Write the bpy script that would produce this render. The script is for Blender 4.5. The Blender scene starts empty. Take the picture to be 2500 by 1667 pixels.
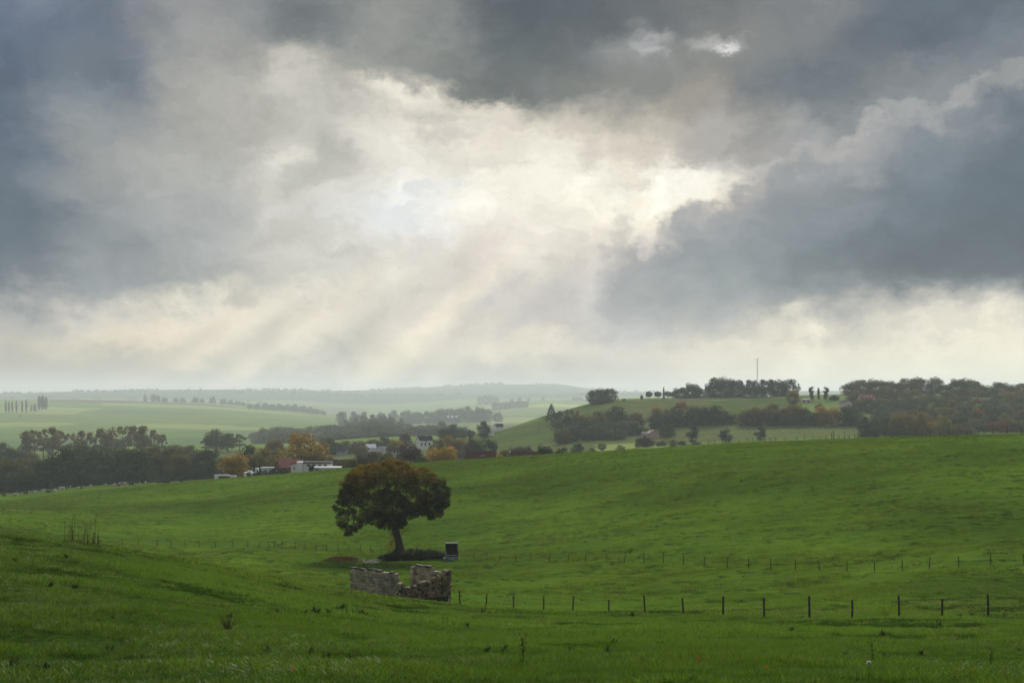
import bpy, bmesh, math, random
import numpy as np
from mathutils import Vector, Matrix

SC = bpy.context.scene
COL = SC.collection
R = math.radians
# ------------------------------------------------------------------ camera
F = 3472.0                     # focal length in photograph pixels (2500 wide)
CX, HY = 1250.0, 965.0         # principal column and horizon row
cam_d = bpy.data.cameras.new('camera')
cam = bpy.data.objects.new('camera', cam_d)
COL.objects.link(cam)
cam.location = (0, 0, 0)
cam.rotation_euler = (R(90), 0, 0)
cam_d.sensor_width = 36.0
cam_d.lens = 36.0 * F / 2500.0
cam_d.shift_y = (HY - 833.5) / 2500.0
cam_d.clip_start = 0.1
cam_d.clip_end = 60000
SC.camera = cam
# ------------------------------------------------------------------ render settings
SC.render.engine = 'CYCLES'
SC.cycles.use_denoising = True
SC.cycles.use_adaptive_sampling = True
SC.cycles.adaptive_threshold = 0.01
SC.cycles.max_bounces = 6
SC.cycles.diffuse_bounces = 3
SC.cycles.glossy_bounces = 2
SC.cycles.transmission_bounces = 3
SC.cycles.transparent_max_bounces = 6
SC.cycles.volume_bounces = 1
SC.cycles.sample_clamp_indirect = 4.0
SC.cycles.caustics_reflective = False
SC.cycles.caustics_refractive = False
SC.view_settings.view_transform = 'Standard'
SC.view_settings.look = 'None'
SC.view_settings.gamma = 1.0
SC.view_settings.use_curve_mapping = False
EXPO = 1.0
SC.view_settings.exposure = EXPO
SUN_AZ, SUN_EL = R(7.0), R(21.0)      # behind the clouds, ahead and a little to the right

# ------------------------------------------------------------------ node helpers
class NB:
    """tiny expression builder for shader node trees"""
    def __init__(s, nt): s.nt = nt
    def n(s, t, **kw):
        nd = s.nt.nodes.new(t)
        for k, v in kw.items(): setattr(nd, k, v)
        return nd
    def put(s, sock, v):
        if isinstance(v, bpy.types.NodeSocket): s.nt.links.new(v, sock)
        elif v is not None: sock.default_value = v
    def m(s, op, a, b=None, c=None, clamp=False):
        nd = s.n('ShaderNodeMath', operation=op, use_clamp=clamp)
        for i, v in enumerate((a, b, c)): s.put(nd.inputs[i], v) if v is not None else None
        return nd.outputs[0]
    def v(s, op, a, b=None, scale=None):
        nd = s.n('ShaderNodeVectorMath', operation=op)
        s.put(nd.inputs[0], a)
        if b is not None: s.put(nd.inputs[1], b)
        if scale is not None: s.put(nd.inputs['Scale'], scale)
        return nd.outputs['Value'] if op in ('DOT_PRODUCT', 'LENGTH', 'DISTANCE') else nd.outputs[0]
    def rng(s, x, a, b, c, d, kind='SMOOTHSTEP'):
        nd = s.n('ShaderNodeMapRange', interpolation_type=kind, clamp=True)
        s.put(nd.inputs[0], x)
        for i, v in enumerate((a, b, c, d)): s.put(nd.inputs[1 + i], v)
        return nd.outputs[0]
    def noise(s, vec, scale, detail=4.0, rough=0.55, dist=0.0, lac=2.0, dim='3D'):
        nd = s.n('ShaderNodeTexNoise', noise_dimensions=dim)
        s.put(nd.inputs['Vector'], vec)
        nd.inputs['Scale'].default_value = scale; nd.inputs['Detail'].default_value = detail
        nd.inputs['Roughness'].default_value = rough; nd.inputs['Distortion'].default_value = dist
        nd.inputs['Lacunarity'].default_value = lac
        return nd.outputs['Fac'], nd.outputs['Color']
    def ramp(s, fac, stops, interp='LINEAR'):
        nd = s.n('ShaderNodeValToRGB'); cr = nd.color_ramp; cr.interpolation = interp
        while len(cr.elements) < len(stops): cr.elements.new(0.5)
        for e, (p, c) in zip(cr.elements, stops):
            e.position = p; e.color = (c[0], c[1], c[2], 1) if hasattr(c, '__len__') else (c, c, c, 1)
        s.put(nd.inputs[0], fac)
        return nd.outputs[0]
    def mix(s, fac, a, b, mode='MIX'):
        nd = s.n('ShaderNodeMix', data_type='RGBA', blend_type=mode)
        s.put(nd.inputs[0], fac)
        for sock, v in ((nd.inputs[6], a), (nd.inputs[7], b)):
            if isinstance(v, bpy.types.NodeSocket): s.nt.links.new(v, sock)
            else: sock.default_value = (v[0], v[1], v[2], 1)
        return nd.outputs[2]
    def xyz(s, vec):
        nd = s.n('ShaderNodeSeparateXYZ'); s.put(nd.inputs[0], vec); return nd.outputs
    def comb(s, x, y, z):
        nd = s.n('ShaderNodeCombineXYZ')
        for i, v in enumerate((x, y, z)): s.put(nd.inputs[i], v)
        return nd.outputs[0]

def lin(c):
    c = [v / 255.0 for v in c]
    return [v / 12.92 if v <= 0.04045 else ((v + 0.055) / 1.055) ** 2.4 for v in c]
def AZ(x): return math.atan((x - CX) / F)
def EL(x, y):
    u, t = (x - CX) / F, (HY - y) / F
    return math.atan(t / math.sqrt(1 + u * u))
# ------------------------------------------------------------------ sky: broken overcast with the sun behind it
def build_sky():
    w = bpy.data.worlds.new('World'); SC.world = w; w.use_nodes = True
    nt = w.node_tree; nt.nodes.clear(); b = NB(nt)
    tc = b.n('ShaderNodeTexCoord')
    d = b.v('NORMALIZE', tc.outputs['Generated'])
    X, Y, Z = b.xyz(d)
    az0 = b.m('ARCTAN2', X, Y)
    el0 = b.m('ARCSINE', Z)
    flat = b.comb(az0, b.m('MULTIPLY', el0, 1.55), 0.0)
    # domain warp: large lazy folds plus ragged small ones
    _, c1 = b.noise(flat, 9.0, 2.0, 0.5, dim='2D')
    _, c2 = b.noise(flat, 34.0, 6.0, 0.64, dim='2D')
    w1 = b.v('SCALE', b.v('SUBTRACT', c1, (0.5, 0.5, 0.5)), scale=0.055)
    w2 = b.v('SCALE', b.v('SUBTRACT', c2, (0.5, 0.5, 0.5)), scale=0.044)
    P0 = b.comb(az0, el0, 0.0)
    P = b.v('ADD', P0, b.v('ADD', w1, w2))
    az, el, _ = b.xyz(P)
    Ps = b.v('ADD', b.comb(az0, el0, 0.0), b.v('SCALE', w2, scale=0.65))
    azs, els, _ = b.xyz(Ps)
    top, bot = EL(1250, 0), 0.0
    HI = 0.62                                     # upper end of the ramps (radians)
    def elf(e): return b.rng(e, -0.02, HI, 0.0, 1.0, 'LINEAR')
    def pos(y): return (EL(1250, y) + 0.02) / (HI + 0.02)
    deck = (166, 170, 176)
    def grid(xs, ys, table, azv, elv, extra=True):
        acc = None
        fac = elf(elv)
        azc = b.m('MINIMUM', b.m('MAXIMUM', azv, AZ(xs[0])), AZ(xs[-1]))
        for i, x in enumerate(xs):
            col = [row[i] for row in table]
            st = [(pos(y), lin(c)) for y, c in zip(ys, col)][::-1]
            if extra:
                st += [(pos(-300), lin(deck)), (pos(-700), lin((192, 195, 200))), (1.0, lin((200, 203, 208)))]
            r = b.ramp(fac, st, 'EASE' if False else 'LINEAR')
            dd = b.m('ABSOLUTE', b.m('SUBTRACT', azc, AZ(x)))
            left = AZ(x) - AZ(xs[i - 1]) if i else 1.0
            right = AZ(xs[i + 1]) - AZ(x) if i + 1 < len(xs) else 1.0
            if abs(left - right) > 0.012 and i not in (0, len(xs) - 1):
                sgn = b.m('GREATER_THAN', azc, AZ(x))
                span = b.m('ADD', left, b.m('MULTIPLY', sgn, right - left))
            else:
                span = min(left, right)
            wgt = b.rng(dd, 0.0, span, 1.0, 0.0)
            sc = b.v('SCALE', r, scale=wgt)
            acc = sc if acc is None else b.v('ADD', acc, sc)
        return acc
    xsA = [0, 250, 500, 750, 1000, 1250, 1500, 1750, 2000, 2250, 2500]
    ysA = [0, 100, 200, 300, 400, 450, 500, 600, 700, 780, 850, 910, 955]
    TA = [
     [(122,132,148),(118,126,138),(148,150,153),(118,123,126),(146,147,143),(88,97,106),(96,103,110),(108,111,115),(132,135,138),(98,110,122),(96,106,117)],
     [(104,116,134),(106,116,131),(154,155,154),(130,134,134),(150,152,148),(98,105,108),(122,125,126),(128,129,128),(126,129,132),(96,106,119),(108,117,127)],
     [(94,107,125),(118,128,138),(160,160,157),(188,186,177),(142,144,140),(114,118,116),(136,137,133),(140,140,137),(106,114,123),(128,133,137),(120,128,135)],
     [(92,105,122),(140,146,150),(175,174,168),(200,198,190),(222,217,206),(224,217,204),(184,179,168),(164,162,157),(132,137,140),(138,143,146),(150,152,155)],
     [(95,108,122),(155,158,158),(180,180,174),(206,203,194),(243,240,230),(240,236,223),(226,217,203),(176,173,169),(160,162,162),(140,145,148),(150,152,155)],
     [(98,110,124),(154,157,157),(180,181,177),(212,210,203),(243,241,234),(248,244,230),(255,252,238),(250,244,228),(180,176,172),(150,152,155),(150,152,155)],
     [(100,112,125),(150,154,155),(178,180,179),(218,217,211),(240,241,239),(250,245,231),(250,244,226),(240,230,212),(190,186,180),(150,152,155),(150,152,155)],
     [(95,108,120),(140,146,150),(168,171,171),(202,200,193),(230,227,220),(240,234,222),(222,215,206),(190,188,185),(170,172,172),(150,152,155),(150,152,155)],
     [(112,121,130),(150,155,158),(164,167,166),(208,206,197),(230,225,213),(220,213,205),(200,198,195),(170,173,174),(150,155,158),(150,155,158),(150,155,158)],
     [(170,170,168),(206,201,191),(234,228,211),(238,230,214),(224,218,207),(216,209,201),(194,193,192),(186,186,183),(192,190,184),(216,211,199),(218,213,201)],
     [(190,183,172),(228,217,197),(234,222,201),(222,215,201),(228,220,203),(232,224,208),(216,211,201),(226,219,204),(240,233,213),(241,234,214),(245,238,216)],
     [(180,174,163),(196,188,174),(190,185,174),(186,184,177),(204,197,183),(196,193,184),(206,202,192),(233,227,210),(242,236,217),(242,237,217),(246,240,218)],
     [(176,170,160),(184,178,168),(182,179,171),(180,180,174),(182,182,176),(182,182,177),(196,194,186),(227,222,208),(240,235,217),(240,235,216),(244,238,217)],
    ]
    A = grid(xsA, ysA, TA, az, el)
    # the slate bank coming in from the right, with its own billowing upper edge
    xsB = [1400, 1500, 1750, 2000, 2250, 2500]
    ysB = [150, 250, 350, 450, 550, 650, 710, 760]
    g = (172, 171, 170)
    TB = [
     [g, g, g, g, (158,160,162), (168,168,168)],
     [g, g, g, (172,172,171), (152,154,157), (128,135,141)],
     [g, g, g, (168,168,168), (118,128,136), (94,107,119)],
     [g, g, (178,175,172), (140,145,150), (102,115,126), (84,99,111)],
     [(205,200,194), (178,175,173), (156,159,162), (126,136,143), (93,107,119), (78,93,106)],
     [(198,196,192), (166,169,171), (140,148,153), (113,126,133), (80,94,105), (74,88,100)],
     [(196,194,190), (170,172,172), (138,146,149), (108,120,127), (82,95,104), (72,86,97)],
     [(190,190,188), (172,174,174), (146,152,154), (126,134,138), (104,114,120), (100,110,117)],
    ]
    Bc = grid(xsB, ysB, TB, b.m('ADD', az, 0.0), b.m('ADD', el, 0.0), extra=True)
    edge = [(1380,640),(1440,622),(1462,590),(1480,545),(1515,520),(1545,560),(1580,592),(1605,545),(1640,520),(1690,487),(1776,477),
            (1825,434),(1862,404),(1923,357),(2003,343),(2094,312),(2137,266),(2205,245),(2278,243),(2345,224),(2382,188),(2443,143),(2500,152),(2700,120)]
    lo, hi = AZ(1380), AZ(2700)
    # billows: rounded bumps on the edge
    vor = b.n('ShaderNodeTexVoronoi', feature='F1', voronoi_dimensions='2D'); b.put(vor.inputs['Vector'], Ps)
    vor.inputs['Scale'].default_value = 55.0
    bump = b.m('MULTIPLY', b.m('SUBTRACT', vor.outputs['Distance'], 0.35), -0.020)
    ef = b.rng(azs, lo, hi, 0.0, 1.0, 'LINEAR')
    er = b.ramp(ef, [((AZ(x) - lo) / (hi - lo), EL(x, y) * 2.5) for x, y in edge], 'LINEAR')
    ev = b.m('MULTIPLY', er, 0.4)
    dep = b.m('SUBTRACT', b.m('ADD', ev, bump), els)             # >0 inside the bank
    soft = b.rng(az0, AZ(1450), AZ(1900), 0.018, 0.011, 'LINEAR')
    mUp = b.m('DIVIDE', b.m('ADD', dep, b.m('MULTIPLY', soft, 0.3)), soft, clamp=True)
    mUp = b.m('MULTIPLY', mUp, b.rng(az, AZ(1400), AZ(1530), 0.0, 1.0))
    lowy = b.rng(az, AZ(1450), AZ(2300), EL(1450, 800), EL(2300, 735), 'LINEAR')
    lows = b.rng(az, AZ(1450), AZ(2300), 0.034, 0.022, 'LINEAR')
    elm = b.m('ADD', b.m('MULTIPLY', el, 0.45), b.m('MULTIPLY', el0, 0.55))
    mLo = b.m('ADD', b.m('DIVIDE', b.m('SUBTRACT', elm, lowy), lows), 0.40, clamp=True)
    mLo = b.rng(mLo, 0.0, 1.0, 0.0, 1.0)
    M = b.m('MULTIPLY', mUp, mLo)
    Bc = b.mix(0.10, b.v('SCALE', Bc, scale=1.04), lin((150, 153, 156)))
    col = b.mix(M, A, Bc)
    # brighter rim along the lit edge of the bank
    rim = b.m('MULTIPLY', b.rng(dep, 0.0, 0.020, 1.0, 0.0), M)
    rim = b.m('MULTIPLY', rim, b.rng(az, AZ(1650), AZ(1850), 0.08, 0.25))
    col = b.mix(rim, col, lin((226, 220, 208)))
    # cloud features, plus sun rays painted as long smooth streaks: x, y, rx, ry (pixels), tilt, colour, strength, ragged
    feats = [
     (715, 400, 75, 50, -0.8, (240,237,226), .55, 1), (690, 475, 60, 30, -0.3, (236,232,221), .5, 1),
     (806, 366, 62, 46, 0.5, (178,179,171), .95, 1), (735, 432, 100, 40, -0.62, (186,186,177), .9, 1), (690, 560, 120, 40, -.5, (200,199,192), .45, 1),
     (1020, 463, 75, 9, -0.03, (214,226,234), .38, 1), (1110, 444, 70, 6, 0.0, (218,229,235), .4, 1),
     (955, 530, 95, 36, 0.1, (222,226,228), .6, 1), (800, 640, 80, 36, -0.2, (203,203,198), .6, 1),
     (1560, 124, 95, 48, 0.0, (160,163,162), .55, 1), (1586, 100, 44, 22, -0.3, (192,195,194), .5, 1), (1600, 130, 30, 14, 0.0, (222,224,221), .4, 1),
     (1730, 106, 50, 20, 0.2, (186,187,183), .5, 1), (1768, 114, 56, 18, -0.15, (196,198,195), .5, 1), (1776, 117, 30, 8, -0.15, (240,240,236), .55, 1),
     (690, 195, 75, 34, -0.25, (206,203,193), .6, 1), (970, 228, 120, 20, 0.33, (242,236,222), .75, 1),
     (1190, 280, 140, 24, 0.22, (240,233,218), .65, 1), (1130, 325, 110, 20, -0.2, (210,205,196), .6, 1), (1440, 372, 34, 50, 0.3, (202,196,185), .6, 1),
     (1200, 395, 160, 9, 0.05, (216,212,202), .45, 1), (1290, 335, 140, 18, 0.15, (244,239,226), .5, 1), (1650, 465, 140, 40, -0.32, (255,253,241), .85, 1),
     (1180, 600, 100, 40, -0.7, (220,212,203), .75, 1), (1090, 720, 240, 46, -0.72, (216,208,200), .7, 0), (1280, 730, 130, 64, -0.4, (192,193,194), .65, 1),
     (300, 180, 90, 60, 0.6, (104,114,128), .75, 1), (330, 370, 100, 40, -0.5, (166,166,164), .5, 1),
     (600, 765, 130, 26, -0.15, (243,235,218), .6, 1), (420, 812, 150, 28, -0.15, (240,226,203), .6, 1), (445, 838, 22, 12, 0, (250,239,218), .6, 1),
     (985, 850, 330, 31, -0.70, (247,238,214), 0.61, 0), (820, 860, 340, 39, -0.68, (190,188,181), 0.55, 0), (1120, 850, 260, 36, -0.70, (192,191,185), 0.48, 0),
     (660, 850, 340, 31, -0.64, (238,228,208), 0.51, 0), (545, 890, 280, 33, -0.60, (180,178,170), 0.47, 0), (380, 890, 280, 31, -0.54, (226,214,194), 0.47, 0), (290, 930, 220, 26, -.48, (174,170,161), 0.39, 0), (1200, 790, 280, 33, -.74, (236,228,211), 0.39, 0),
     (1950, 215, 150, 60, 0.1, (98,108,118), .65, 1), (2180, 90, 150, 50, 0.1, (88,100,112), .5, 1), (2110, 750, 140, 24, -0.1, (160,163,162), .5, 0),
     (1320, 40, 220, 60, 0.05, (78,87,96), .45, 1), (1690, 240, 90, 50, -0.4, (160,152,140), .5, 1),
     (770, 55, 90, 50, .2, (110,116,118), .5, 1), (1560, 500, 40, 26, -.4, (238,226,205), .5, 1),
    ]
    for (x, y, rx, ry, tilt, c, k, rag) in feats:
        mp = b.n('ShaderNodeMapping', vector_type='TEXTURE')
        b.put(mp.inputs[0], Ps if rag else P0)
        mp.inputs[1].default_value = (AZ(x), EL(x, y), 0)
        mp.inputs[2].default_value = (0, 0, -tilt)
        mp.inputs[3].default_value = (rx * 1.55 / F, ry * 1.55 / F, 1)
        gr = b.n('ShaderNodeTexGradient', gradient_type='SPHERICAL'); b.put(gr.inputs[0], mp.outputs[0])
        wgt = b.rng(gr.outputs[1], 0.0, 0.9, 0.0, k)
        col = b.mix(wgt, col, lin(c))
    # away from the sunward quarter the broken deck is evenly mid grey
    side = b.rng(b.m('ABSOLUTE', az0), 0.45, 1.2, 0.0, 0.85)
    col = b.mix(side, col, b.ramp(elf(el), [(0.0, lin((176, 178, 180))), (0.3, lin((160, 165, 171))), (1.0, lin((198, 201, 206)))]))
    # fine vapour texture everywhere
    f1, _ = b.noise(P, 26.0, 6.0, 0.60, dim='2D')
    f2, _ = b.noise(b.v('MULTIPLY', P, (1.0, 2.2, 1.0)), 60.0, 4.0, 0.6, dim='2D')
    tex = b.m('ADD', b.m('MULTIPLY', b.m('SUBTRACT', f1, 0.5), 0.42), b.m('MULTIPLY', b.m('SUBTRACT', f2, 0.5), 0.16))
    f3, _ = b.noise(b.v('MULTIPLY', Ps, (1.0, 1.5, 1.0)), 17.0, 7.0, 0.60, dist=0.5, dim='2D')
    wisp = b.m('SUBTRACT', 0.11, b.m('ABSOLUTE', b.m('SUBTRACT', f3, 0.5)))
    tex = b.m('ADD', tex, b.m("MULTIPLY", wisp, 0.35))
    amp = b.rng(el0, 0.0, 0.06, 0.35, 1.0)
    col = b.v('SCALE', col, scale=b.m('MULTIPLY_ADD', tex, amp, 1.0))
    # thin blue of the clear air above, through the Sky Texture, where the deck is thinnest
    sky = b.n('ShaderNodeTexSky', sky_type='NISHITA'); sky.sun_disc = False
    sky.sun_elevation = SUN_EL; sky.sun_rotation = SUN_AZ
    gm = b.n('ShaderNodeGamma'); b.put(gm.inputs[0], col); gm.inputs[1].default_value = 1.08; col = gm.outputs[0]
    lum = b.v('DOT_PRODUCT', col, (0.3, 0.5, 0.2))
    col = b.mix(b.rng(lum, 0.06, 0.42, 0.85, 0.0), col, b.v('MULTIPLY', col, (0.96, 1.0, 1.03)))
    col = b.v('ADD', b.v('SCALE', col, scale=0.985), b.v('SCALE', sky.outputs[0], scale=0.0006))
    bg = b.n('ShaderNodeBackground'); b.put(bg.inputs[0], col)
    bg.inputs[1].default_value = 1.0 / (2 ** EXPO)
    out = b.n('ShaderNodeOutputWorld'); nt.links.new(bg.outputs[0], out.inputs[0])
    w.cycles.sampling_method = 'MANUAL'; w.cycles.sample_map_resolution = 512
build_sky()
# the sun itself, softened by the cloud in front of it
sun_d = bpy.data.lights.new('sun', 'SUN'); sun_d.energy = 4.0; sun_d.angle = R(14); sun_d.color = (1.0, 0.95, 0.86)
sun = bpy.data.objects.new('sun', sun_d); COL.objects.link(sun)
sd = Vector((math.sin(SUN_AZ) * math.cos(SUN_EL), math.cos(SUN_AZ) * math.cos(SUN_EL), math.sin(SUN_EL)))
sun.rotation_euler = (-sd).to_track_quat('-Z', 'Y').to_euler()
sun.location = sd * 200
# ------------------------------------------------------------------ lie of the land
CXS = [-700, 0, 200, 450, 700, 950, 1200, 1350, 1500, 1900, 2500, 3200]
PROF = [   # distance ahead, then the height of the ground there along each bearing (given as the row it is seen at)
 (17,  [1640,1660,1664,1667,1668,1668,1668,1668,1668,1668,1668,1668]),
 (25,  [1540,1570,1590,1610,1620,1626,1628,1628,1628,1628,1628,1628]),
 (35,  [1450,1480,1500,1535,1565,1585,1592,1593,1594,1594,1594,1594]),
 (55,  [1350,1385,1405,1450,1500,1530,1548,1550,1550,1548,1545,1545]),
 (80,  [1290,1325,1345,1400,1455,1495,1512,1515,1516,1515,1510,1510]),
 (100, [1260,1300,1325,1376,1425,1471,1496,1502,1504,1505,1492,1490]),
 (120, [1275,1310,1335,1372,1420,1463,1487,1497,1500,1488,1462,1460]),
 (135, [1290,1330,1352,1382,1424,1464,1485,1491,1490,1470,1440,1438]),
 (165, [1300,1345,1362,1385,1414,1440,1450,1450,1445,1420,1374,1370]),
 (200, [1300,1332,1352,1368,1388,1397,1396,1388,1372,1330,1290,1285]),
 (235, [1285,1306,1332,1348,1358,1364,1357,1340,1312,1255,1200,1195]),
 (260, [1270,1283,1312,1332,1334,1338,1320,1298,1272,1210,1150,1145]),
 (300, [1250,1258,1276,1285,1276,1265,1240,1220,1195,1145,1097,1085]),
 (340, [1240,1244,1250,1248,1230,1205,1178,1158,1138,1098,1068,1055]),
 (380, [1230,1236,1230,1220,1195,1168,1142,1122,1106,1078,1059,1045]),
 (420, [1225,1230,1213,1194,1170,1144,1120,1109,1100,1082,1068,1058]),
 (450, [1221,1226,1205,1180,1158,1135,1119,1112,1106,1095,1082,1070]),
 (500, [1216,1220,1197,1178,1162,1148,1134,1126,1120,1110,1097,1085]),
 (580, [1211,1213,1192,1177,1172,1164,1152,1145,1138,1125,1105,1095]),
 (700, [1205,1204,1188,1174,1166,1156,1145,1130,1118,1095,1080,1070]),
 (850, [1172,1172,1166,1152,1140,1130,1118,1102,1092,1073,1063,1060]),
 (950, [1150,1150,1145,1135,1125,1110,1098,1082,1068,1047,1046,1045]),
 (1100,[1130,1130,1125,1115,1105,1090,1072,1050,1032,1012,1005,1000]),
 (1200,[1118,1118,1115,1105,1095,1080,1055,1024, 998, 986, 975, 970]),
 (1300,[1108,1108,1106,1098,1090,1072,1052,1008, 977, 968, 960, 955]),
 (1400,[1098,1098,1096,1092,1087,1070,1060,1010, 974, 966, 955, 950]),
 (1600,[1082,1082,1082,1080,1080,1068,1062,1035,1000, 990, 970, 965]),
 (2000,[1042,1042,1044,1046,1048,1052,1050,1045,1030,1010,1000, 990]),
 (2500,[1006,1006,1008,1012,1022,1036,1030,1027,1015,1005, 995, 985]),
 (2900,[ 986, 986, 986, 990,1006,1028,1016,1008,1003, 998, 990, 980]),
 (3300,[ 975, 975, 976, 982,1001,1023,1003, 992, 995, 990, 985, 975]),
 (3700,[ 982, 982, 982, 986,1004,1012, 992, 979, 985, 980, 980, 970]),
 (4300,[ 976, 974, 974, 976, 986, 992, 982, 976, 974, 972, 970, 965]),
 (6800,[ 964, 961, 956, 956, 960, 966, 965, 966, 962, 960, 960, 955]),
 (9200,[ 960, 962, 958, 951, 952, 958, 956, 958, 960, 955, 955, 950]),
 (12500,[ 960, 960, 958, 958, 957, 951, 938, 938, 956, 955, 955, 950]),
 (16500,[ 962, 962, 962, 962, 961, 960, 958, 958, 960, 960, 960, 958]),
]
def FARY(y):
    """how far away the country beyond the hill really lies"""
    return y if y <= 1400 else (1400 + (y - 1400) * 2.3 if y <= 4300 else 8070 + (y - 4300) * 0.5)
PROF = [(FARY(p[0]), p[1]) for p in PROF]
def pchip(x, y, xq):
    """monotone cubic interpolation along axis 0 of y"""
    x = np.asarray(x, float); y = np.asarray(y, float)
    h = np.diff(x); sh = (-1,) + (1,) * (y.ndim - 1)
    dl = np.diff(y, axis=0) / h.reshape(sh)
    d = np.zeros_like(y)
    w1 = (2 * h[1:] + h[:-1]).reshape(sh); w2 = (h[1:] + 2 * h[:-1]).reshape(sh)
    a, c = dl[:-1], dl[1:]
    ok = a * c > 0
    with np.errstate(divide='ignore', invalid='ignore'):
        d[1:-1] = np.where(ok, (w1 + w2) / (w1 / np.where(a == 0, 1, a) + w2 / np.where(c == 0, 1, c)), 0)
    d[0], d[-1] = dl[0], dl[-1]
    xq = np.clip(xq, x[0], x[-1])
    i = np.clip(np.searchsorted(x, xq, side='right') - 1, 0, len(x) - 2)
    t = ((xq - x[i]) / h[i]).reshape(sh); hh = h[i].reshape(sh)
    return (y[i] * (1 + 2 * t) * (1 - t) ** 2 + d[i] * hh * t * (1 - t) ** 2
            + y[i + 1] * t * t * (3 - 2 * t) + d[i + 1] * hh * t * t * (t - 1))
_Y = np.array([-40, 0, 8] + [p[0] for p in PROF], float)
_Z = np.array([[2.2] * len(CXS), [-1.65] * len(CXS), [-2.15] * len(CXS)] + [[(HY - v) / F * p[0] for v in p[1]] for p in PROF], float)
_U = (np.array(CXS, float) - CX) / F
_W = np.log(_Y + 60)
NW, NU = 1600, 500
_wq = np.linspace(_W[0], _W[-1], NW); _uq = np.linspace(_U[0], _U[-1], NU)
_T = pchip(_U, pchip(_W, _Z, _wq).T, _uq).T            # NW x NU

_rs = np.random.RandomState(7)
_lat = _rs.rand(256, 256)
def vnoise(x, y):
    xi = np.floor(x).astype(int); yi = np.floor(y).astype(int)
    fx = x - xi; fy = y - yi
    fx = fx * fx * (3 - 2 * fx); fy = fy * fy * (3 - 2 * fy)
    g = lambda a, c: _lat[a & 255, c & 255]
    return ((g(xi, yi) * (1 - fx) + g(xi + 1, yi) * fx) * (1 - fy) + (g(xi, yi + 1) * (1 - fx) + g(xi + 1, yi + 1) * fx) * fy) - 0.5
def height(x, y):
    x = np.asarray(x, float); y = np.asarray(y, float)
    u = np.clip(x / np.maximum(y, 14.0), _U[0], _U[-1] - 1e-9); w = np.clip(np.log(np.maximum(y, -39.9) + 60), _W[0], _W[-1] - 1e-9)
    a = (w - _W[0]) / (_W[-1] - _W[0]) * (NW - 1); c = (u - _U[0]) / (_U[-1] - _U[0]) * (NU - 1)
    i = np.minimum(a.astype(int), NW - 2); j = np.minimum(c.astype(int), NU - 2); fa = a - i; fc = c - j
    z = (_T[i, j] * (1 - fa) + _T[i + 1, j] * fa) * (1 - fc) + (_T[i, j + 1] * (1 - fa) + _T[i + 1, j + 1] * fa) * fc
    far = np.clip((y - 500) / 1500, 0, 1)
    near = np.clip(1 - (y - 350) / 300, 0, 1)
    z = z + near * (vnoise(x / 9, y / 9) * 0.32 + vnoise(x / 3.1 + 40, y / 3.1) * 0.13 + vnoise(x / 1.2, y / 1.2 + 9) * 0.06) * np.clip((y + 10) / 30, .3, 1)
    tus = near * np.clip((y - 92) / 20, 0, 1)
    z = z + tus * (vnoise(x / 4.2 + 3, y / 1.9 + 80) * 0.17 + vnoise(x / 2.0 + 13, y / 1.3 + 30) * 0.14)
    z = z + far * (vnoise(x / 160, y / 160) * 5 + vnoise(x / 60 + 9, y / 60) * 1.6)
    return z
def H(x, y): return float(height(np.array([x]), np.array([y]))[0])
def at(px, Y):                         # a spot on the ground on the bearing of column px, Y metres ahead
    x = (px - CX) / F * Y
    return Vector((x, Y, H(x, Y)))

def new_mat(name):
    m = bpy.data.materials.new(name); m.use_nodes = True
    nt = m.node_tree; nt.nodes.clear(); b = NB(nt)
    out = b.n('ShaderNodeOutputMaterial'); return m, b, out
def principled(b, out, col, rough=0.8, spec=0.3, normal=None):
    p = b.n('ShaderNodeBsdfPrincipled'); b.put(p.inputs['Base Color'], col if isinstance(col, bpy.types.NodeSocket) else (col[0], col[1], col[2], 1))
    b.put(p.inputs['Roughness'], rough); p.inputs['Specular IOR Level'].default_value = spec
    if normal is not None: b.put(p.inputs['Normal'], normal)
    b.nt.links.new(p.outputs[0], out.inputs['Surface']); return p
def bump(b, h, dist, strength=1.0):
    nd = b.n('ShaderNodeBump'); b.put(nd.inputs['Height'], h); nd.inputs['Distance'].default_value = dist; nd.inputs['Strength'].default_value = strength
    return nd.outputs[0]
def pos(b): return b.n('ShaderNodeNewGeometry').outputs['Position']

def mat_pasture():
    m, b, out = new_mat('pasture_grass'); p = pos(b)
    n1, _ = b.noise(p, 0.035, 3, 0.55); n2, _ = b.noise(p, 0.5, 4, 0.6); n3, _ = b.noise(p, 3.0, 5, 0.65)
    c = b.mix(b.rng(n1, 0.35, 0.65, 0, 1), (0.048, 0.094, 0.009), (0.072, 0.120, 0.010))
    c = b.mix(b.m('MULTIPLY', b.rng(n2, 0.4, 0.62, 0, 1), .55), c, (0.034, 0.070, 0.010))
    c = b.mix(b.m('MULTIPLY', b.rng(n3, 0.48, 0.72, 0, 1), .5), c, (0.095, 0.150, 0.018))
    yy = b.xyz(p)[1]
    c = b.mix(b.rng(yy, 100.0, 140.0, 0.8, 0.0), c, b.mix(n3, (0.018, 0.036, 0.007), (0.040, 0.072, 0.011)))     # longer, thatchy sward on the near hillside
    n0, _ = b.noise(p, 0.013, 3, 0.6)  # broad sward patches that also put cloud shade into the ground colour
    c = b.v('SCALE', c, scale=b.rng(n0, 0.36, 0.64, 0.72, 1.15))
    hgt = b.m('ADD', b.m('MULTIPLY', n2, 1.0), b.m('MULTIPLY', n3, 0.35))
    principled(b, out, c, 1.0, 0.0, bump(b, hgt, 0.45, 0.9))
    return m
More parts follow.
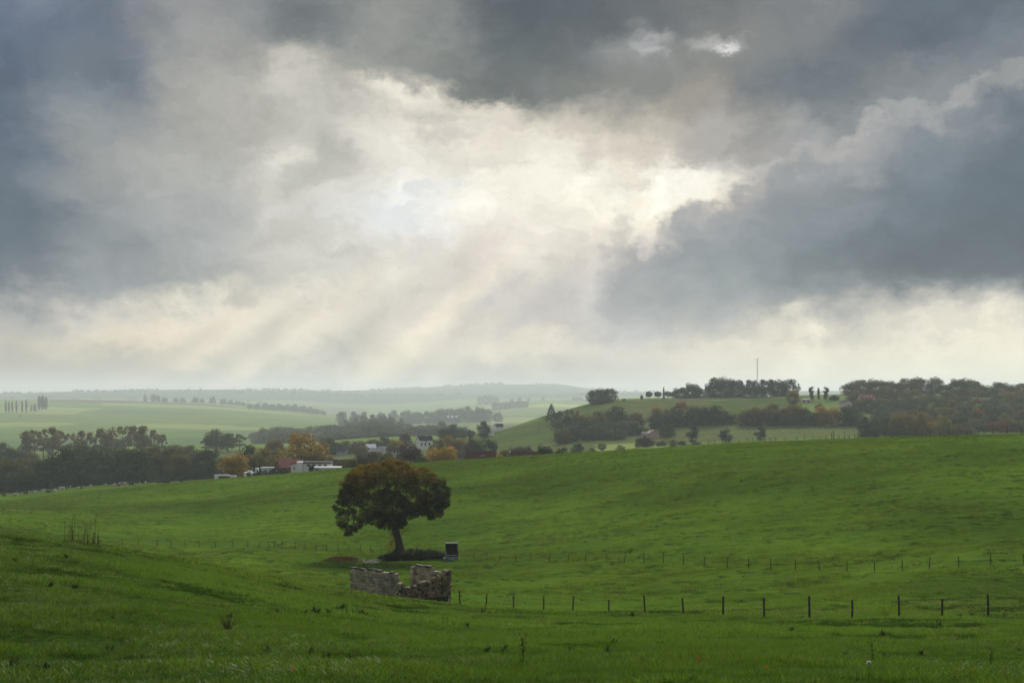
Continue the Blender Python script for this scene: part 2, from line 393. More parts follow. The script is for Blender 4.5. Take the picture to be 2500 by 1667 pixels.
def mat_field(name, c1, c2, sc=0.02, rows=None):
    m, b, out = new_mat(name); p = pos(b)
    n1, _ = b.noise(p, sc, 4, 0.6); n2, _ = b.noise(p, sc * 9, 4, 0.6)
    c = b.mix(b.rng(n1, 0.35, 0.65, 0, 1), c1, c2)
    c = b.mix(b.m('MULTIPLY', b.rng(n2, 0.45, 0.7, 0, 1), .35), c, tuple(v * 0.6 for v in c1))
    principled(b, out, c, 1.0, 0.0, bump(b, n2, 1.0, 0.5))
    return m
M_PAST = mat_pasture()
M_GREEN = mat_field('crop_green', (0.085, 0.130, 0.034), (0.112, 0.162, 0.042))
M_PALE = mat_field('crop_pale', (0.15, 0.195, 0.06), (0.185, 0.22, 0.07))
M_YEL = mat_field('crop_yellow', (0.24, 0.25, 0.06), (0.28, 0.27, 0.07))
M_PLOW = mat_field('ploughed', (0.075, 0.062, 0.045), (0.095, 0.078, 0.055))
M_BLUEG = mat_field('crop_dark', (0.065, 0.110, 0.045), (0.085, 0.130, 0.05))
M_WOOD = mat_field('distant_woodland', (0.026, 0.040, 0.022), (0.040, 0.055, 0.028), 0.01)
M_HILL = mat_field('hill_grass', (0.048, 0.074, 0.018), (0.066, 0.094, 0.022), 0.04)
M_ROUGH = mat_field('rough_grass', (0.060, 0.082, 0.026), (0.090, 0.100, 0.036), 0.06)

def build_ground():
    rows = list(np.arange(-14, 6, 1.0))
    y = 6.0
    while y < 14000:
        rows.append(y)
        if y < 85: st = y * 0.014 + 0.02
        elif y < 450: st = 0.55 + (y - 85) * 0.0014
        else: st = y * 0.0058
        y += st
    rows.append(14000.0)
    rows = np.array(rows); nu = 520
    us = np.linspace(-0.56, 0.56, nu)
    X = us[None, :] * np.maximum(rows, 14)[:, None]; Yg = np.repeat(rows[:, None], nu, 1)
    Zg = height(X, Yg)
    def sheet(name, r0, r1, mats, midx=None):
        n = r1 - r0
        v = np.stack([X[r0:r1], Yg[r0:r1], Zg[r0:r1]], -1).reshape(-1, 3)
        i = np.arange(n - 1)[:, None] * nu + np.arange(nu - 1)[None, :]
        f = np.stack([i, i + 1, i + nu + 1, i + nu], -1).reshape(-1, 4)
        me = bpy.data.meshes.new(name)
        me.vertices.add(len(v)); me.vertices.foreach_set('co', v.ravel())
        me.loops.add(f.size); me.loops.foreach_set('vertex_index', f.ravel())
        me.polygons.add(len(f)); me.polygons.foreach_set('loop_start', np.arange(0, f.size, 4)); me.polygons.foreach_set('loop_total', np.full(len(f), 4))
        me.polygons.foreach_set('use_smooth', np.ones(len(f), bool))
        for mm in mats: me.materials.append(mm)
        if midx is not None: me.polygons.foreach_set('material_index', midx.ravel().astype(np.int32))
        me.update(calc_edges=True)
        o = bpy.data.objects.new(name, me); COL.objects.link(o); o['kind'] = 'structure'
        return o
    k = int(np.searchsorted(rows, 560))
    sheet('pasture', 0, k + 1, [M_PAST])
    # fields beyond the village: outlines in plan (bearing column, distance)
    Xc = (X[k:-1, :-1] + X[k + 1:, 1:]) / 2; Yc = (Yg[k:-1, :-1] + Yg[k + 1:, 1:]) / 2
    px = Xc / Yc * F + CX
    px = px + vnoise(Xc / 45, Yc / 45) * 10; Yd = Yc + vnoise(Xc / 70 + 5, Yc / 70) * 22
    mid = np.full(px.shape, 1)
    def zone(m, pts):
        inside = np.zeros(px.shape, bool); n = len(pts)
        for a in range(n):
            x1, y1 = pts[a]; x2, y2 = pts[(a + 1) % n]
            y1, y2 = math.log(y1), math.log(y2); yy = np.log(Yd)
            cond = ((y1 > yy) != (y2 > yy))
            with np.errstate(divide='ignore', invalid='ignore'):
                xi = (x2 - x1) * (yy - y1) / (y2 - y1 if y2 != y1 else 1e-9) + x1
            inside ^= cond & (px < xi)
        mid[inside] = m
    for m_, pts_ in ZONES: zone(m_, [(a, FARY(c)) for a, c in pts_])
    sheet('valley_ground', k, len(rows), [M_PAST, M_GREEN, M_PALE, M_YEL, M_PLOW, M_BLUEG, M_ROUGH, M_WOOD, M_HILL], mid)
W_, E_ = -1500, 4000
ZONES = [
 (0, [(W_, 500), (700, 500), (520, 760), (W_, 760)]),
 (6, [(W_, 760), (E_, 520), (E_, 900), (W_, 1450)]),
 # left slope, from the valley up to its crest
 (5, [(W_, 1450), (330, 1450), (640, 1600), (560, 1720), (W_, 1600)]),
 (1, [(W_, 1600), (560, 1720), (760, 1800), (760, 2000), (300, 1950), (W_, 1800)]),
 (2, [(330, 2030), (620, 1930), (700, 2020), (470, 2160), (330, 2140)]),
 (5, [(380, 1850), (640, 1800), (840, 1820), (820, 1960), (560, 1960)]),
 (2, [(W_, 1930), (130, 2020), (200, 2120), (-100, 2200), (W_, 2200)]),
 (1, [(W_, 2200), (330, 2150), (900, 2150), (900, 2600), (W_, 2600)]),
 (5, [(230, 2500), (430, 2480), (560, 2560), (420, 2640), (230, 2620)]),
 (2, [(-50, 2500), (180, 2450), (240, 2700), (60, 2760), (-50, 2700)]),
 (2, [(250, 2800), (650, 2700), (760, 2780), (560, 2990), (250, 2950)]),
 (4, [(120, 3020), (420, 2980), (590, 2960), (560, 3140), (330, 3260), (120, 3250)]),
 (2, [(100, 3280), (600, 3180), (600, 3420), (100, 3420)]),
 (6, [(W_, 3350), (100, 3300), (900, 3250), (900, 4200), (W_, 4200)]),
 (7, [(W_, 4400), (900, 4700), (1130, 5600), (2600, 5600), (2600, 16600), (W_, 16600)]),
 (1, [(500, 4300), (800, 4200), (1000, 4700), (700, 5200)]),
 # middle distance, right of centre
 (4, [(1190, 1900), (1330, 1900), (1440, 2050), (1440, 2350), (1190, 2300)]),
 (2, [(1200, 2400), (1460, 2400), (1460, 2700), (1180, 2700)]),
 (1, [(1150, 2700), (1500, 2700), (1500, 3250), (1100, 3250)]),
 (3, [(1285, 3330), (1440, 3250), (1440, 3480), (1285, 3450)]),
 (2, [(1080, 3260), (1285, 3300), (1285, 3700), (1080, 3700)]),
 (2, [(880, 2900), (1100, 2900), (1100, 3600), (880, 3600)]),
 # the hill on the right
 (8, [(1150, 930), (1370, 960), (1500, 1020), (1500, 1130), (1360, 1230), (1150, 1280)]),
 (6, [(1230, 890), (1520, 890), (1480, 940), (1230, 930)]),
 (8, [(1320, 1130), (1560, 1200), (1560, 1300), (1320, 1330)]),
 (6, [(1480, 1130), (1780, 1130), (1780, 1240), (1600, 1300), (1480, 1260)]),
 (8, [(1730, 1080), (1960, 1080), (1960, 1262), (1730, 1250)]),
 (4, [(1660, 1264), (1990, 1276), (1990, 1300), (1660, 1290)]),
 (1, [(1640, 830), (2080, 830), (2110, 955), (1790, 955), (1640, 900)]),
 (2, [(1450, 800), (1640, 800), (1640, 880), (1450, 880)]),
]
build_ground()

# haze: one closed box of even, thin air round the camera and everything below the clouds
def build_haze():
    bm = bmesh.new(); bmesh.ops.create_cube(bm, size=1.0)
    x0, x1, y0, y1, z0, z1 = -8200, 8200, -60, 14500, -200, 120
    for v in bm.verts:
        v.co = Vector(((x0 + x1) / 2 + v.co.x * (x1 - x0), (y0 + y1) / 2 + v.co.y * (y1 - y0), (z0 + z1) / 2 + v.co.z * (z1 - z0)))
    me = bpy.data.meshes.new('haze'); bm.to_mesh(me); bm.free()
    m, b, out = new_mat('haze_air')
    pv = b.n('ShaderNodeVolumePrincipled')
    pv.inputs['Color'].default_value = (0.66, 0.735, 0.765, 1)
    pv.inputs['Density'].default_value = HAZE_DENSITY
    pv.inputs['Anisotropy'].default_value = 0.1
    b.nt.links.new(pv.outputs[0], out.inputs['Volume'])
    me.materials.append(m)
    o = bpy.data.objects.new('haze', me); COL.objects.link(o); o['kind'] = 'stuff'
    o['label'] = 'pale autumn haze filling the valley'
HAZE_DENSITY = 0.000092
build_haze()
# ------------------------------------------------------------------ helpers for objects
def mesh_obj(name, verts, faces, mat=None, parent=None, smooth=False, attr=None, link=True):
    me = bpy.data.meshes.new(name)
    v = np.asarray(verts, float).reshape(-1, 3)
    if isinstance(faces, np.ndarray):
        k = faces.shape[1]
        me.vertices.add(len(v)); me.vertices.foreach_set('co', v.ravel())
        me.loops.add(faces.size); me.loops.foreach_set('vertex_index', faces.ravel().astype(np.int32))
        me.polygons.add(len(faces)); me.polygons.foreach_set('loop_start', np.arange(0, faces.size, k)); me.polygons.foreach_set('loop_total', np.full(len(faces), k))
        me.update(calc_edges=True)
    else:
        me.from_pydata([tuple(p) for p in v], [], faces)
    if smooth: me.polygons.foreach_set('use_smooth', np.ones(len(me.polygons), bool))
    if attr is not None:
        for an, val in attr.items():
            a = me.attributes.new(an, 'FLOAT', 'FACE'); a.data.foreach_set('value', np.asarray(val, float).ravel())
    for mm in (mat if isinstance(mat, (list, tuple)) else [mat]):
        if mm is not None: me.materials.append(mm)
    o = bpy.data.objects.new(name, me)
    if link: COL.objects.link(o)
    if parent is not None: o.parent = parent
    return o
def empty(name, loc, rz=0.0):
    o = bpy.data.objects.new(name, None); COL.objects.link(o); o.location = loc; o.rotation_euler = (0, 0, rz)
    o.empty_display_size = 0.3
    return o
def tag(o, label=None, cat=None, group=None, kind=None):
    if label: o['label'] = label
    if cat: o['category'] = cat
    if group: o['group'] = group
    if kind: o['kind'] = kind
    return o
def copy_tree(o, parent=None):
    c = o.copy(); COL.objects.link(c)
    if parent is not None: c.parent = parent
    for ch in o.children: copy_tree(ch, c)
    return c

def leaf_shader(b, out, col, trans=0.35, rough=0.6, spec=0.25):
    p = b.n('ShaderNodeBsdfPrincipled'); b.put(p.inputs['Base Color'], col); p.inputs['Roughness'].default_value = rough
    p.inputs['Specular IOR Level'].default_value = spec
    t = b.n('ShaderNodeBsdfTranslucent'); b.put(t.inputs[0], col)
    mx = b.n('ShaderNodeMixShader'); mx.inputs[0].default_value = trans
    b.nt.links.new(p.outputs[0], mx.inputs[1]); b.nt.links.new(t.outputs[0], mx.inputs[2]); b.nt.links.new(mx.outputs[0], out.inputs['Surface'])

def mat_blades(name, base, tip, dry, spec=0.3, trans=0.4):
    m, b, out = new_mat(name)
    at_ = b.n('ShaderNodeAttribute', attribute_type='INSTANCER', attribute_name='tone').outputs['Fac']
    hh = b.n('ShaderNodeAttribute', attribute_type='GEOMETRY', attribute_name='tint').outputs['Fac']
    c = b.mix(at_, base, tip)
    c = b.v('SCALE', c, scale=b.rng(hh, 0.0, 0.86, 0.50, 1.75, 'LINEAR'))
    c = b.mix(b.rng(hh, 0.86, 1.0, 0, 0.6), c, dry)
    n1, _ = b.noise(pos(b), 0.045, 3, 0.55)
    c = b.mix(b.rng(n1, 0.38, 0.64, 0.0, 0.55), c, tuple(v * 1.25 for v in tip))
    n0, _ = b.noise(pos(b), 0.013, 3, 0.6)  # same broad patches: cloud shade put into the blade colour
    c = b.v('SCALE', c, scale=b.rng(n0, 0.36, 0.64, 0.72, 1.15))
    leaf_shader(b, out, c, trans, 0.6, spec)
    return m
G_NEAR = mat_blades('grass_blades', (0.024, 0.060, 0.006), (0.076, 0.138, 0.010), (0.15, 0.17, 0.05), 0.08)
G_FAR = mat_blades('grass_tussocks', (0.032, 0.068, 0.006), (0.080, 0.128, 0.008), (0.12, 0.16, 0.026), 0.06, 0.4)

def clump(name, n, rad, hmin, hmax, wid, lean, mat, seed, segs=2):
    """a tuft of bent tapering blades in one mesh"""
    rs = np.random.RandomState(seed); V = []; Fc = []; T = []
    for i in range(n):
        a = rs.rand() * 6.283; r = rad * math.sqrt(rs.rand()); h = hmin + (hmax - hmin) * rs.rand() * (1 - 0.4 * r / rad)
        x, y = r * math.cos(a), r * math.sin(a); la = a + rs.normal(0, 0.9); L = lean * (0.3 + rs.rand()) * h
        dx, dy = math.cos(la), math.sin(la); wa = rs.rand() * 6.283; wx, wy = math.cos(wa) * wid / 2, math.sin(wa) * wid / 2
        k = len(V); tt = rs.rand()
        for s in range(segs):
            f = s / segs; zz = h * f; o = L * f * f; wf = 1 - 0.55 * f
            V += [(x + dx * o - wx * wf, y + dy * o - wy * wf, zz - 0.03 * (s == 0)), (x + dx * o + wx * wf, y + dy * o + wy * wf, zz - 0.03 * (s == 0))]
        V.append((x + dx * L, y + dy * L, h * (1 - 0.12 * lean)))
        for s in range(segs - 1):
            Fc.append((k + 2 * s, k + 2 * s + 1, k + 2 * s + 3, k + 2 * s + 2)); T.append(tt)
        e = k + 2 * (segs - 1); Fc.append((e, e + 1, e + 2)); T.append(tt)
    return mesh_obj(name, V, Fc, mat, attr={'tint': T}, link=False)

def scatter(name, protos, P, rot, scl, tone, label, tilt=None):
    """one object: clumps spread over given ground points with geometry nodes"""
    col = bpy.data.collections.new(name + '_pieces')
    for p in protos: col.objects.link(p)
    me = bpy.data.meshes.new(name)
    me.vertices.add(len(P)); me.vertices.foreach_set('co', P.astype(float).ravel())
    for an, arr in (('rotz', rot), ('scl', scl), ('tone', tone)):
        a = me.attributes.new(an, 'FLOAT', 'POINT'); a.data.foreach_set('value', arr.astype(float))
    o = bpy.data.objects.new(name, me); COL.objects.link(o)
    ng = bpy.data.node_groups.new(name, 'GeometryNodeTree')
    ng.interface.new_socket('Geometry', in_out='INPUT', socket_type='NodeSocketGeometry')
    ng.interface.new_socket('Geometry', in_out='OUTPUT', socket_type='NodeSocketGeometry')
    N = ng.nodes.new; gi = N('NodeGroupInput'); go = N('NodeGroupOutput')
    ci = N('GeometryNodeCollectionInfo'); ci.inputs['Collection'].default_value = col
    ci.inputs['Separate Children'].default_value = True; ci.inputs['Reset Children'].default_value = True
    mp = N('GeometryNodeMeshToPoints'); ng.links.new(gi.outputs[0], mp.inputs[0])
    ip = N('GeometryNodeInstanceOnPoints'); ng.links.new(mp.outputs[0], ip.inputs['Points'])
    ng.links.new(ci.outputs[0], ip.inputs['Instance']); ip.inputs['Pick Instance'].default_value = True
    def na(an):
        n = N('GeometryNodeInputNamedAttribute'); n.data_type = 'FLOAT'; n.inputs['Name'].default_value = an; return n.outputs[0]
    rv = N('FunctionNodeRandomValue'); rv.data_type = 'INT'
    for s in rv.inputs:
        if s.name == 'Min' and s.type == 'INT': s.default_value = 0
        if s.name == 'Max' and s.type == 'INT': s.default_value = max(len(protos) - 1, 0)
    ng.links.new([s for s in rv.outputs if s.type == 'INT'][0], ip.inputs['Instance Index'])
    cx = N('ShaderNodeCombineXYZ'); ng.links.new(na('rotz'), cx.inputs[2])
    e2r = N('FunctionNodeEulerToRotation'); ng.links.new(cx.outputs[0], e2r.inputs[0]); ng.links.new(e2r.outputs[0], ip.inputs['Rotation'])
    ng.links.new(na('scl'), ip.inputs['Scale']); ng.links.new(ip.outputs[0], go.inputs[0])
    md = o.modifiers.new('spread', 'NODES'); md.node_group = ng
    return tag(o, label, 'grass', kind='stuff')

def grass_points(n, y0, y1, umax, rs, power=1.0):
    # density per square metre falls with distance
    t = rs.rand(n)
    y = (y0 ** power + t * (y1 ** power - y0 ** power)) ** (1 / power)
    x = (rs.rand(n) * 2 - 1) * umax * np.maximum(y, 12)
    return x, y

def build_grass():
    rs = np.random.RandomState(3)
    near = [clump('grass_tuft', 46, 0.16, 0.06, 0.17, 0.007, 0.7, G_NEAR, 10 + i, 3) for i in range(5)]
    x, y = grass_points(30000, 10, 42, 0.43, rs, 1.3)
    pat = vnoise(x / 2.2, y / 2.2) + 0.6 * vnoise(x / 0.8 + 7, y / 0.8)
    s = np.clip(0.95 + pat * 1.5, 0.35, 2.2) * (0.8 + 0.4 * rs.rand(len(x)))
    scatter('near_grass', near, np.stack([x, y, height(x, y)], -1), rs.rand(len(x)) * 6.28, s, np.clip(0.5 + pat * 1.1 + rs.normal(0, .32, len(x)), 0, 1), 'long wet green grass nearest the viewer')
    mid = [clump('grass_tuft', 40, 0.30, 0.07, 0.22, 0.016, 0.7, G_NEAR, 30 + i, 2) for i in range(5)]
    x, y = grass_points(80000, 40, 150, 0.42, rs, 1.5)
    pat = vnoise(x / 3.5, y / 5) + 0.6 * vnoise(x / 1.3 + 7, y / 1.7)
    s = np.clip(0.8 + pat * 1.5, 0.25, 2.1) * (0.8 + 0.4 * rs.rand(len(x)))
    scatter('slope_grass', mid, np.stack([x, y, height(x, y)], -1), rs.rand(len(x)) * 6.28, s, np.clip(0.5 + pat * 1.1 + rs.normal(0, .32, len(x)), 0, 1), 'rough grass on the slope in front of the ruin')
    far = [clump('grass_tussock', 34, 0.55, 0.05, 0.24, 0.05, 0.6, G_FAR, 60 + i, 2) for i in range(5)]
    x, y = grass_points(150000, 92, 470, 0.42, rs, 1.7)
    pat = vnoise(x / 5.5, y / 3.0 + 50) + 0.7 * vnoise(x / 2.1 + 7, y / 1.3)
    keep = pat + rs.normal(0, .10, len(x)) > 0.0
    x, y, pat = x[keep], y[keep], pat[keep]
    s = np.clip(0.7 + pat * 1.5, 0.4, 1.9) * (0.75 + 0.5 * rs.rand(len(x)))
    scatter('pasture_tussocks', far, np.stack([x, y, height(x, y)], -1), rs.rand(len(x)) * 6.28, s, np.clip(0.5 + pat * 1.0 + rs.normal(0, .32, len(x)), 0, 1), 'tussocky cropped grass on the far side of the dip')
    # coarse tufts coloured dark to stand for clump shadows, and paler ones
    G_SHADED = mat_blades('shaded_tufts', (0.018, 0.044, 0.006), (0.034, 0.072, 0.008), (0.09, 0.09, 0.03), 0.0, 0.25)
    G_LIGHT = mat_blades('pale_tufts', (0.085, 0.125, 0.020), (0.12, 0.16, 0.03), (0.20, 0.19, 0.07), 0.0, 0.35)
    for nm, gm, n, thr, sd, lab in (('shaded_tufts', G_SHADED, 26000, .16, 5, 'coarse tufts coloured dark like clump shade, dotted over the pasture'), ('pale_tufts', G_LIGHT, 15000, .20, 9, 'paler bent tufts dotted over the pasture')):
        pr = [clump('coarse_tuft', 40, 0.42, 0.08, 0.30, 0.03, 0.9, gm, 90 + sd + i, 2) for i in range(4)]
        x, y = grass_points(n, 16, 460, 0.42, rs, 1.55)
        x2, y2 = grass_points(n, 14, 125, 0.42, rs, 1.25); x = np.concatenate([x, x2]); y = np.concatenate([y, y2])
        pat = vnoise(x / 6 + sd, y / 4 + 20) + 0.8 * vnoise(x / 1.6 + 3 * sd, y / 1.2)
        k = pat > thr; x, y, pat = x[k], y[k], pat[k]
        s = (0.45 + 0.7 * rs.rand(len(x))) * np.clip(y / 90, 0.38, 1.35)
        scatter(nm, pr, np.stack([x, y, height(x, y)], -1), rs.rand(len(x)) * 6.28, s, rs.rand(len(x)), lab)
build_grass()
# ------------------------------------------------------------------ trees
def mat_bark(name, c):
    m, b, out = new_mat(name); n1, _ = b.noise(b.n('ShaderNodeTexCoord').outputs['Object'], 6.0, 5, 0.6)
    principled(b, out, b.mix(n1, tuple(v * .5 for v in c), tuple(v * 1.4 for v in c)), 0.95, 0.1, bump(b, n1, 0.06, 0.8)); return m
M_BARK = mat_bark('bark', (0.045, 0.038, 0.030))
def mat_foliage():
    """colour comes from the tree itself: object colour = leaf green, alpha = how far it has turned"""
    m, b, out = new_mat('foliage')
    oi = b.n('ShaderNodeObjectInfo')
    ti = b.n('ShaderNodeAttribute', attribute_type='GEOMETRY', attribute_name='tint').outputs['Fac']
    hi = b.n('ShaderNodeAttribute', attribute_type='GEOMETRY', attribute_name='turn').outputs['Fac']
    c = b.v('SCALE', oi.outputs['Color'], scale=b.rng(ti, 0, 1, 0.55, 1.45, 'LINEAR'))
    tc = b.mix(ti, (0.21, 0.115, 0.012), (0.34, 0.235, 0.018))
    c = b.mix(b.m('MULTIPLY', hi, oi.outputs['Alpha']), c, tc)
    leaf_shader(b, out, c, 0.28, 0.8, 0.05)
    return m
M_LEAF = mat_foliage()

def tube(V, Fc, pts, rads, sides=7):
    """append a tapered tube through pts"""
    k0 = len(V); n = len(pts)
    for i, p in enumerate(pts):
        p = Vector(p); d = (Vector(pts[min(i + 1, n - 1)]) - Vector(pts[max(i - 1, 0)])).normalized()
        a = d.orthogonal().normalized() if abs(d.z) < .9 else Vector((1, 0, 0)); a = (a - d * a.dot(d)).normalized(); c = d.cross(a)
        for s in range(sides):
            t = 6.28318 * s / sides; V.append(tuple(p + (a * math.cos(t) + c * math.sin(t)) * rads[i]))
    for i in range(n - 1):
        for s in range(sides):
            e = (s + 1) % sides
            Fc.append((k0 + i * sides + s, k0 + i * sides + e, k0 + (i + 1) * sides + e, k0 + (i + 1) * sides + s))
    Fc.append(tuple(k0 + (n - 1) * sides + s for s in range(sides))); Fc.append(tuple(k0 + s for s in reversed(range(sides))))

def leaf_cards(rs, lobes, dens, size, inner=0.35, zmin=-1e9):
    """leaf-sized quads through a set of lobes (x, y, z, r, squash, turn)"""
    C, N, T, U = [], [], [], []
    for (x, y, z, r, sq, tn) in lobes:
        n = max(6, int(dens * r * r))
        d = rs.normal(size=(n, 3)); d /= np.linalg.norm(d, axis=1)[:, None]
        rr = r * (1 - inner * rs.rand(n) ** 2) * (0.88 + 0.28 * rs.rand(n))
        c = d * rr[:, None] * np.array([1, 1, sq]) + np.array([x, y, z])
        nn = d + rs.normal(0, 0.55, (n, 3)); nn /= np.linalg.norm(nn, axis=1)[:, None]
        C.append(c); N.append(nn); lt = rs.rand() * .5
        T.append(np.clip(lt + rs.rand(n) * .5, 0, 1)); U.append(np.clip(tn * (0.55 + 0.7 * rs.rand(n)) + 0.25 * d[:, 2] * tn, 0, 1))
    C = np.concatenate(C); N = np.concatenate(N); T = np.concatenate(T); U = np.concatenate(U)
    k = C[:, 2] > zmin; C, N, T, U = C[k], N[k], T[k], U[k]
    n = len(C); h = rs.normal(size=(n, 3)); a = np.cross(N, h); a /= np.linalg.norm(a, axis=1)[:, None]; bb = np.cross(N, a)
    s = size * (0.6 + 0.8 * rs.rand(n))[:, None]; q = (0.55 + .3 * rs.rand(n))[:, None]
    V = np.stack([C - a * s * .5, C - bb * s * .5 * q, C + a * s * .5, C + bb * s * .5 * q], 1).reshape(-1, 3)
    return V, np.arange(n * 4).reshape(-1, 4), T, U

PROTO = {}
def proto(kind, var):
    """unit tree: trunk + crown meshes about 20 m tall, 16 m wide (scaled when planted)"""
    key = (kind, var)
    if key in PROTO: return PROTO[key]
    rs = np.random.RandomState(abs(hash(kind)) % 1000 * 0 + sum(map(ord, kind)) * 7 + var * 13)
    lob = []; V, Fc = [], []
    if kind == 'round':
        Hh, Wd, base = 20, 16, 3.0
        for i in range(44):
            d = rs.normal(size=3); d /= np.linalg.norm(d); rr = 0.52 + 0.34 * rs.rand()
            x, y = d[0] * 8 * rr, d[1] * 8 * rr; z = 10.4 + d[2] * 9.6 * rr
            r = 1.7 + 1.3 * rs.rand(); z = min(max(z, 2.2), 19.8 - r)
            sq = math.sqrt(max(.25, 1 - abs(z - 9.5) ** 2 / 150.0))
            lob.append((x * (.75 + .3 * sq), y * (.75 + .3 * sq), z, r, .95, np.clip((z - 6) / 12, 0, 1)))
        lob.append((0, 0, 10, 5.2, 1.25, .3))
    elif kind == 'tall':
        Hh, Wd, base = 20, 10, 4.0
        for i in range(30):
            t = rs.rand(); a = rs.rand() * 6.28; w = 4.2 * math.sin(math.pi * (0.12 + 0.82 * t)) ** .7 * (.4 + .6 * rs.rand())
            r = 1.3 + .9 * rs.rand()
            lob.append((math.cos(a) * w, math.sin(a) * w, 3.8 + 14.6 * t, r, 1.1, t))
    elif kind == 'open':
        Hh, Wd, base = 20, 13, 5.0
        for i in range(26):
            t = rs.rand(); a = rs.rand() * 6.28; w = 5.4 * math.sin(math.pi * (0.15 + 0.75 * t)) * (.35 + .65 * rs.rand() ** .5)
            r = 1.0 + .9 * rs.rand()
            lob.append((math.cos(a) * w, math.sin(a) * w, 6 + 12.6 * t, r, .8, t))
    elif kind == 'poplar':
        Hh, Wd, base = 20, 5, 1.5
        for i in range(24):
            t = (i + .5) / 24; a = rs.rand() * 6.28; w = 1.5 * math.sin(math.pi * (0.1 + 0.86 * t)) * rs.rand()
            lob.append((math.cos(a) * w, math.sin(a) * w, 1.8 + 16.9 * t, .8 + .8 * math.sin(math.pi * (.12 + .8 * t)), 1.3, t))
    elif kind == 'conifer':
        Hh, Wd, base = 20, 11, 1.0
        for i in range(34):
            t = (i + .5) / 34; a = i * 2.4; w = 4.6 * (1 - t) ** .75
            r = .8 + 1.1 * (1 - t)
            lob.append((math.cos(a) * w, math.sin(a) * w, 1.6 + 17.4 * t, r, .6, t))
    elif kind == 'clipped':
        Hh, Wd, base = 20, 24, 3.5
        for i in range(26):
            d = rs.normal(size=3); d /= np.linalg.norm(d)
            lob.append((d[0] * 8, d[1] * 8, 11.6 + d[2] * 5.0, 3.2 + .6 * rs.rand(), .9, .3))
    elif kind == 'bush':
        Hh, Wd, base = 20, 30, 0.5
        for i in range(28):
            d = rs.normal(size=3); d /= np.linalg.norm(d); rr = .4 + .5 * rs.rand()
            r = 3.0 + 2.0 * rs.rand()
            lob.append((d[0] * 14 * rr, d[1] * 14 * rr, max(2.5, 8 + d[2] * 9 * rr), r, .9, rs.rand()))
    elif kind == 'column':
        Hh, Wd, base = 20, 9, 0.5
        for i in range(30):
            t = (i + .5) / 30; a = rs.rand() * 6.28; w = 2.4 * (0.55 + .6 * t if t < .75 else 1.0 - (t - .75) * 2.2) * rs.rand() ** .4
            lob.append((math.cos(a) * w + 1.2 * t * (1 if var % 2 else -1), math.sin(a) * w, 1.2 + 16.6 * t, 1.5 + .4 * rs.rand(), 1.0, .6))
    size = {'bush': 1.5, 'clipped': 1.2}.get(kind, 0.85)
    tot = sum(l[3] ** 2 for l in lob)
    dn = {'open': 1900, 'tall': 2300, 'poplar': 1500, 'conifer': 2300, 'column': 2600, 'clipped': 3000, 'bush': 2300}.get(kind, 4200) / tot
    Lv, Lf, T, U = leaf_cards(rs, lob, dn, size, 0.35)
    crown = mesh_obj('crown', Lv, Lf, M_LEAF, attr={'tint': T, 'turn': U}, link=False).data
    tr = 0.42 if kind not in ('poplar', 'column', 'clipped') else 0.4
    tube(V, Fc, [(0, 0, -2.0), (0.05, 0, 2.5), (0.15, 0.1, 6), (0.0, 0.2, 11), (0.1, 0, 16.5)], [tr * 1.4, tr, tr * .8, tr * .5, .06], 6)
    for i in range(7):
        l = lob[int(rs.randint(len(lob)))]; z0 = base + 2 + rs.rand() * 5
        tube(V, Fc, [(0.1, 0.1, z0), (l[0] * .5, l[1] * .5, (z0 + l[2]) * .5 + .4), (l[0], l[1], l[2])], [tr * .5, tr * .3, .05], 5)
    trunk = mesh_obj('trunk', V, Fc, M_BARK, smooth=True, link=False).data
    PROTO[key] = (trunk, crown, Hh, Wd)
    return PROTO[key]

TREES = {}
_trs = random.Random(5)
def tree(kind, px, Y, ytop, wpx, col, turn, label, group=None, name=None, cat='tree', sink=0.0, zb=None):
    var = _trs.randrange(3 if kind in ('round', 'tall', 'bush') else 2)
    trunk, crown, Hh, Wd = proto(kind, var)
    Y = FARY(Y); p = at(px, Y); zt = (HY - ytop) / F * Y
    if zb is not None: p.z = zb
    h = max(1.0, zt - p.z + sink); w = wpx * Y / F
    if kind == 'round' and h < 0.92 * w: sink += 0.92 * w - h; h = 0.92 * w      # the lower part stands in the undergrowth
    nm = name or {'bush': 'bush', 'clipped': 'clipped_tree', 'poplar': 'poplar', 'conifer': 'conifer', 'column': 'clipped_cypress'}.get(kind, 'tree')
    r = empty(nm, (p.x, p.y, p.z - sink), _trs.random() * 6.28)
    r.scale = (w / Wd, w / Wd, h / Hh)
    for part, me in (('trunk', trunk), ('crown', crown)):
        o = bpy.data.objects.new(part, me); COL.objects.link(o); o.parent = r
        j = 1 + _trs.uniform(-.12, .12)
        o.color = (col[0] * j, col[1] * j, col[2] * j, turn)
    tag(r, label, cat, group)
    return r

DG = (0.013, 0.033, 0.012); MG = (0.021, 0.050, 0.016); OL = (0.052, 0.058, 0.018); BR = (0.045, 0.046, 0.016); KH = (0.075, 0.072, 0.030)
YE = (0.19, 0.125, 0.016); PU = (0.032, 0.013, 0.016); RU = (0.105, 0.040, 0.014); BG = (0.020, 0.045, 0.022); PG = (0.11, 0.13, 0.035)

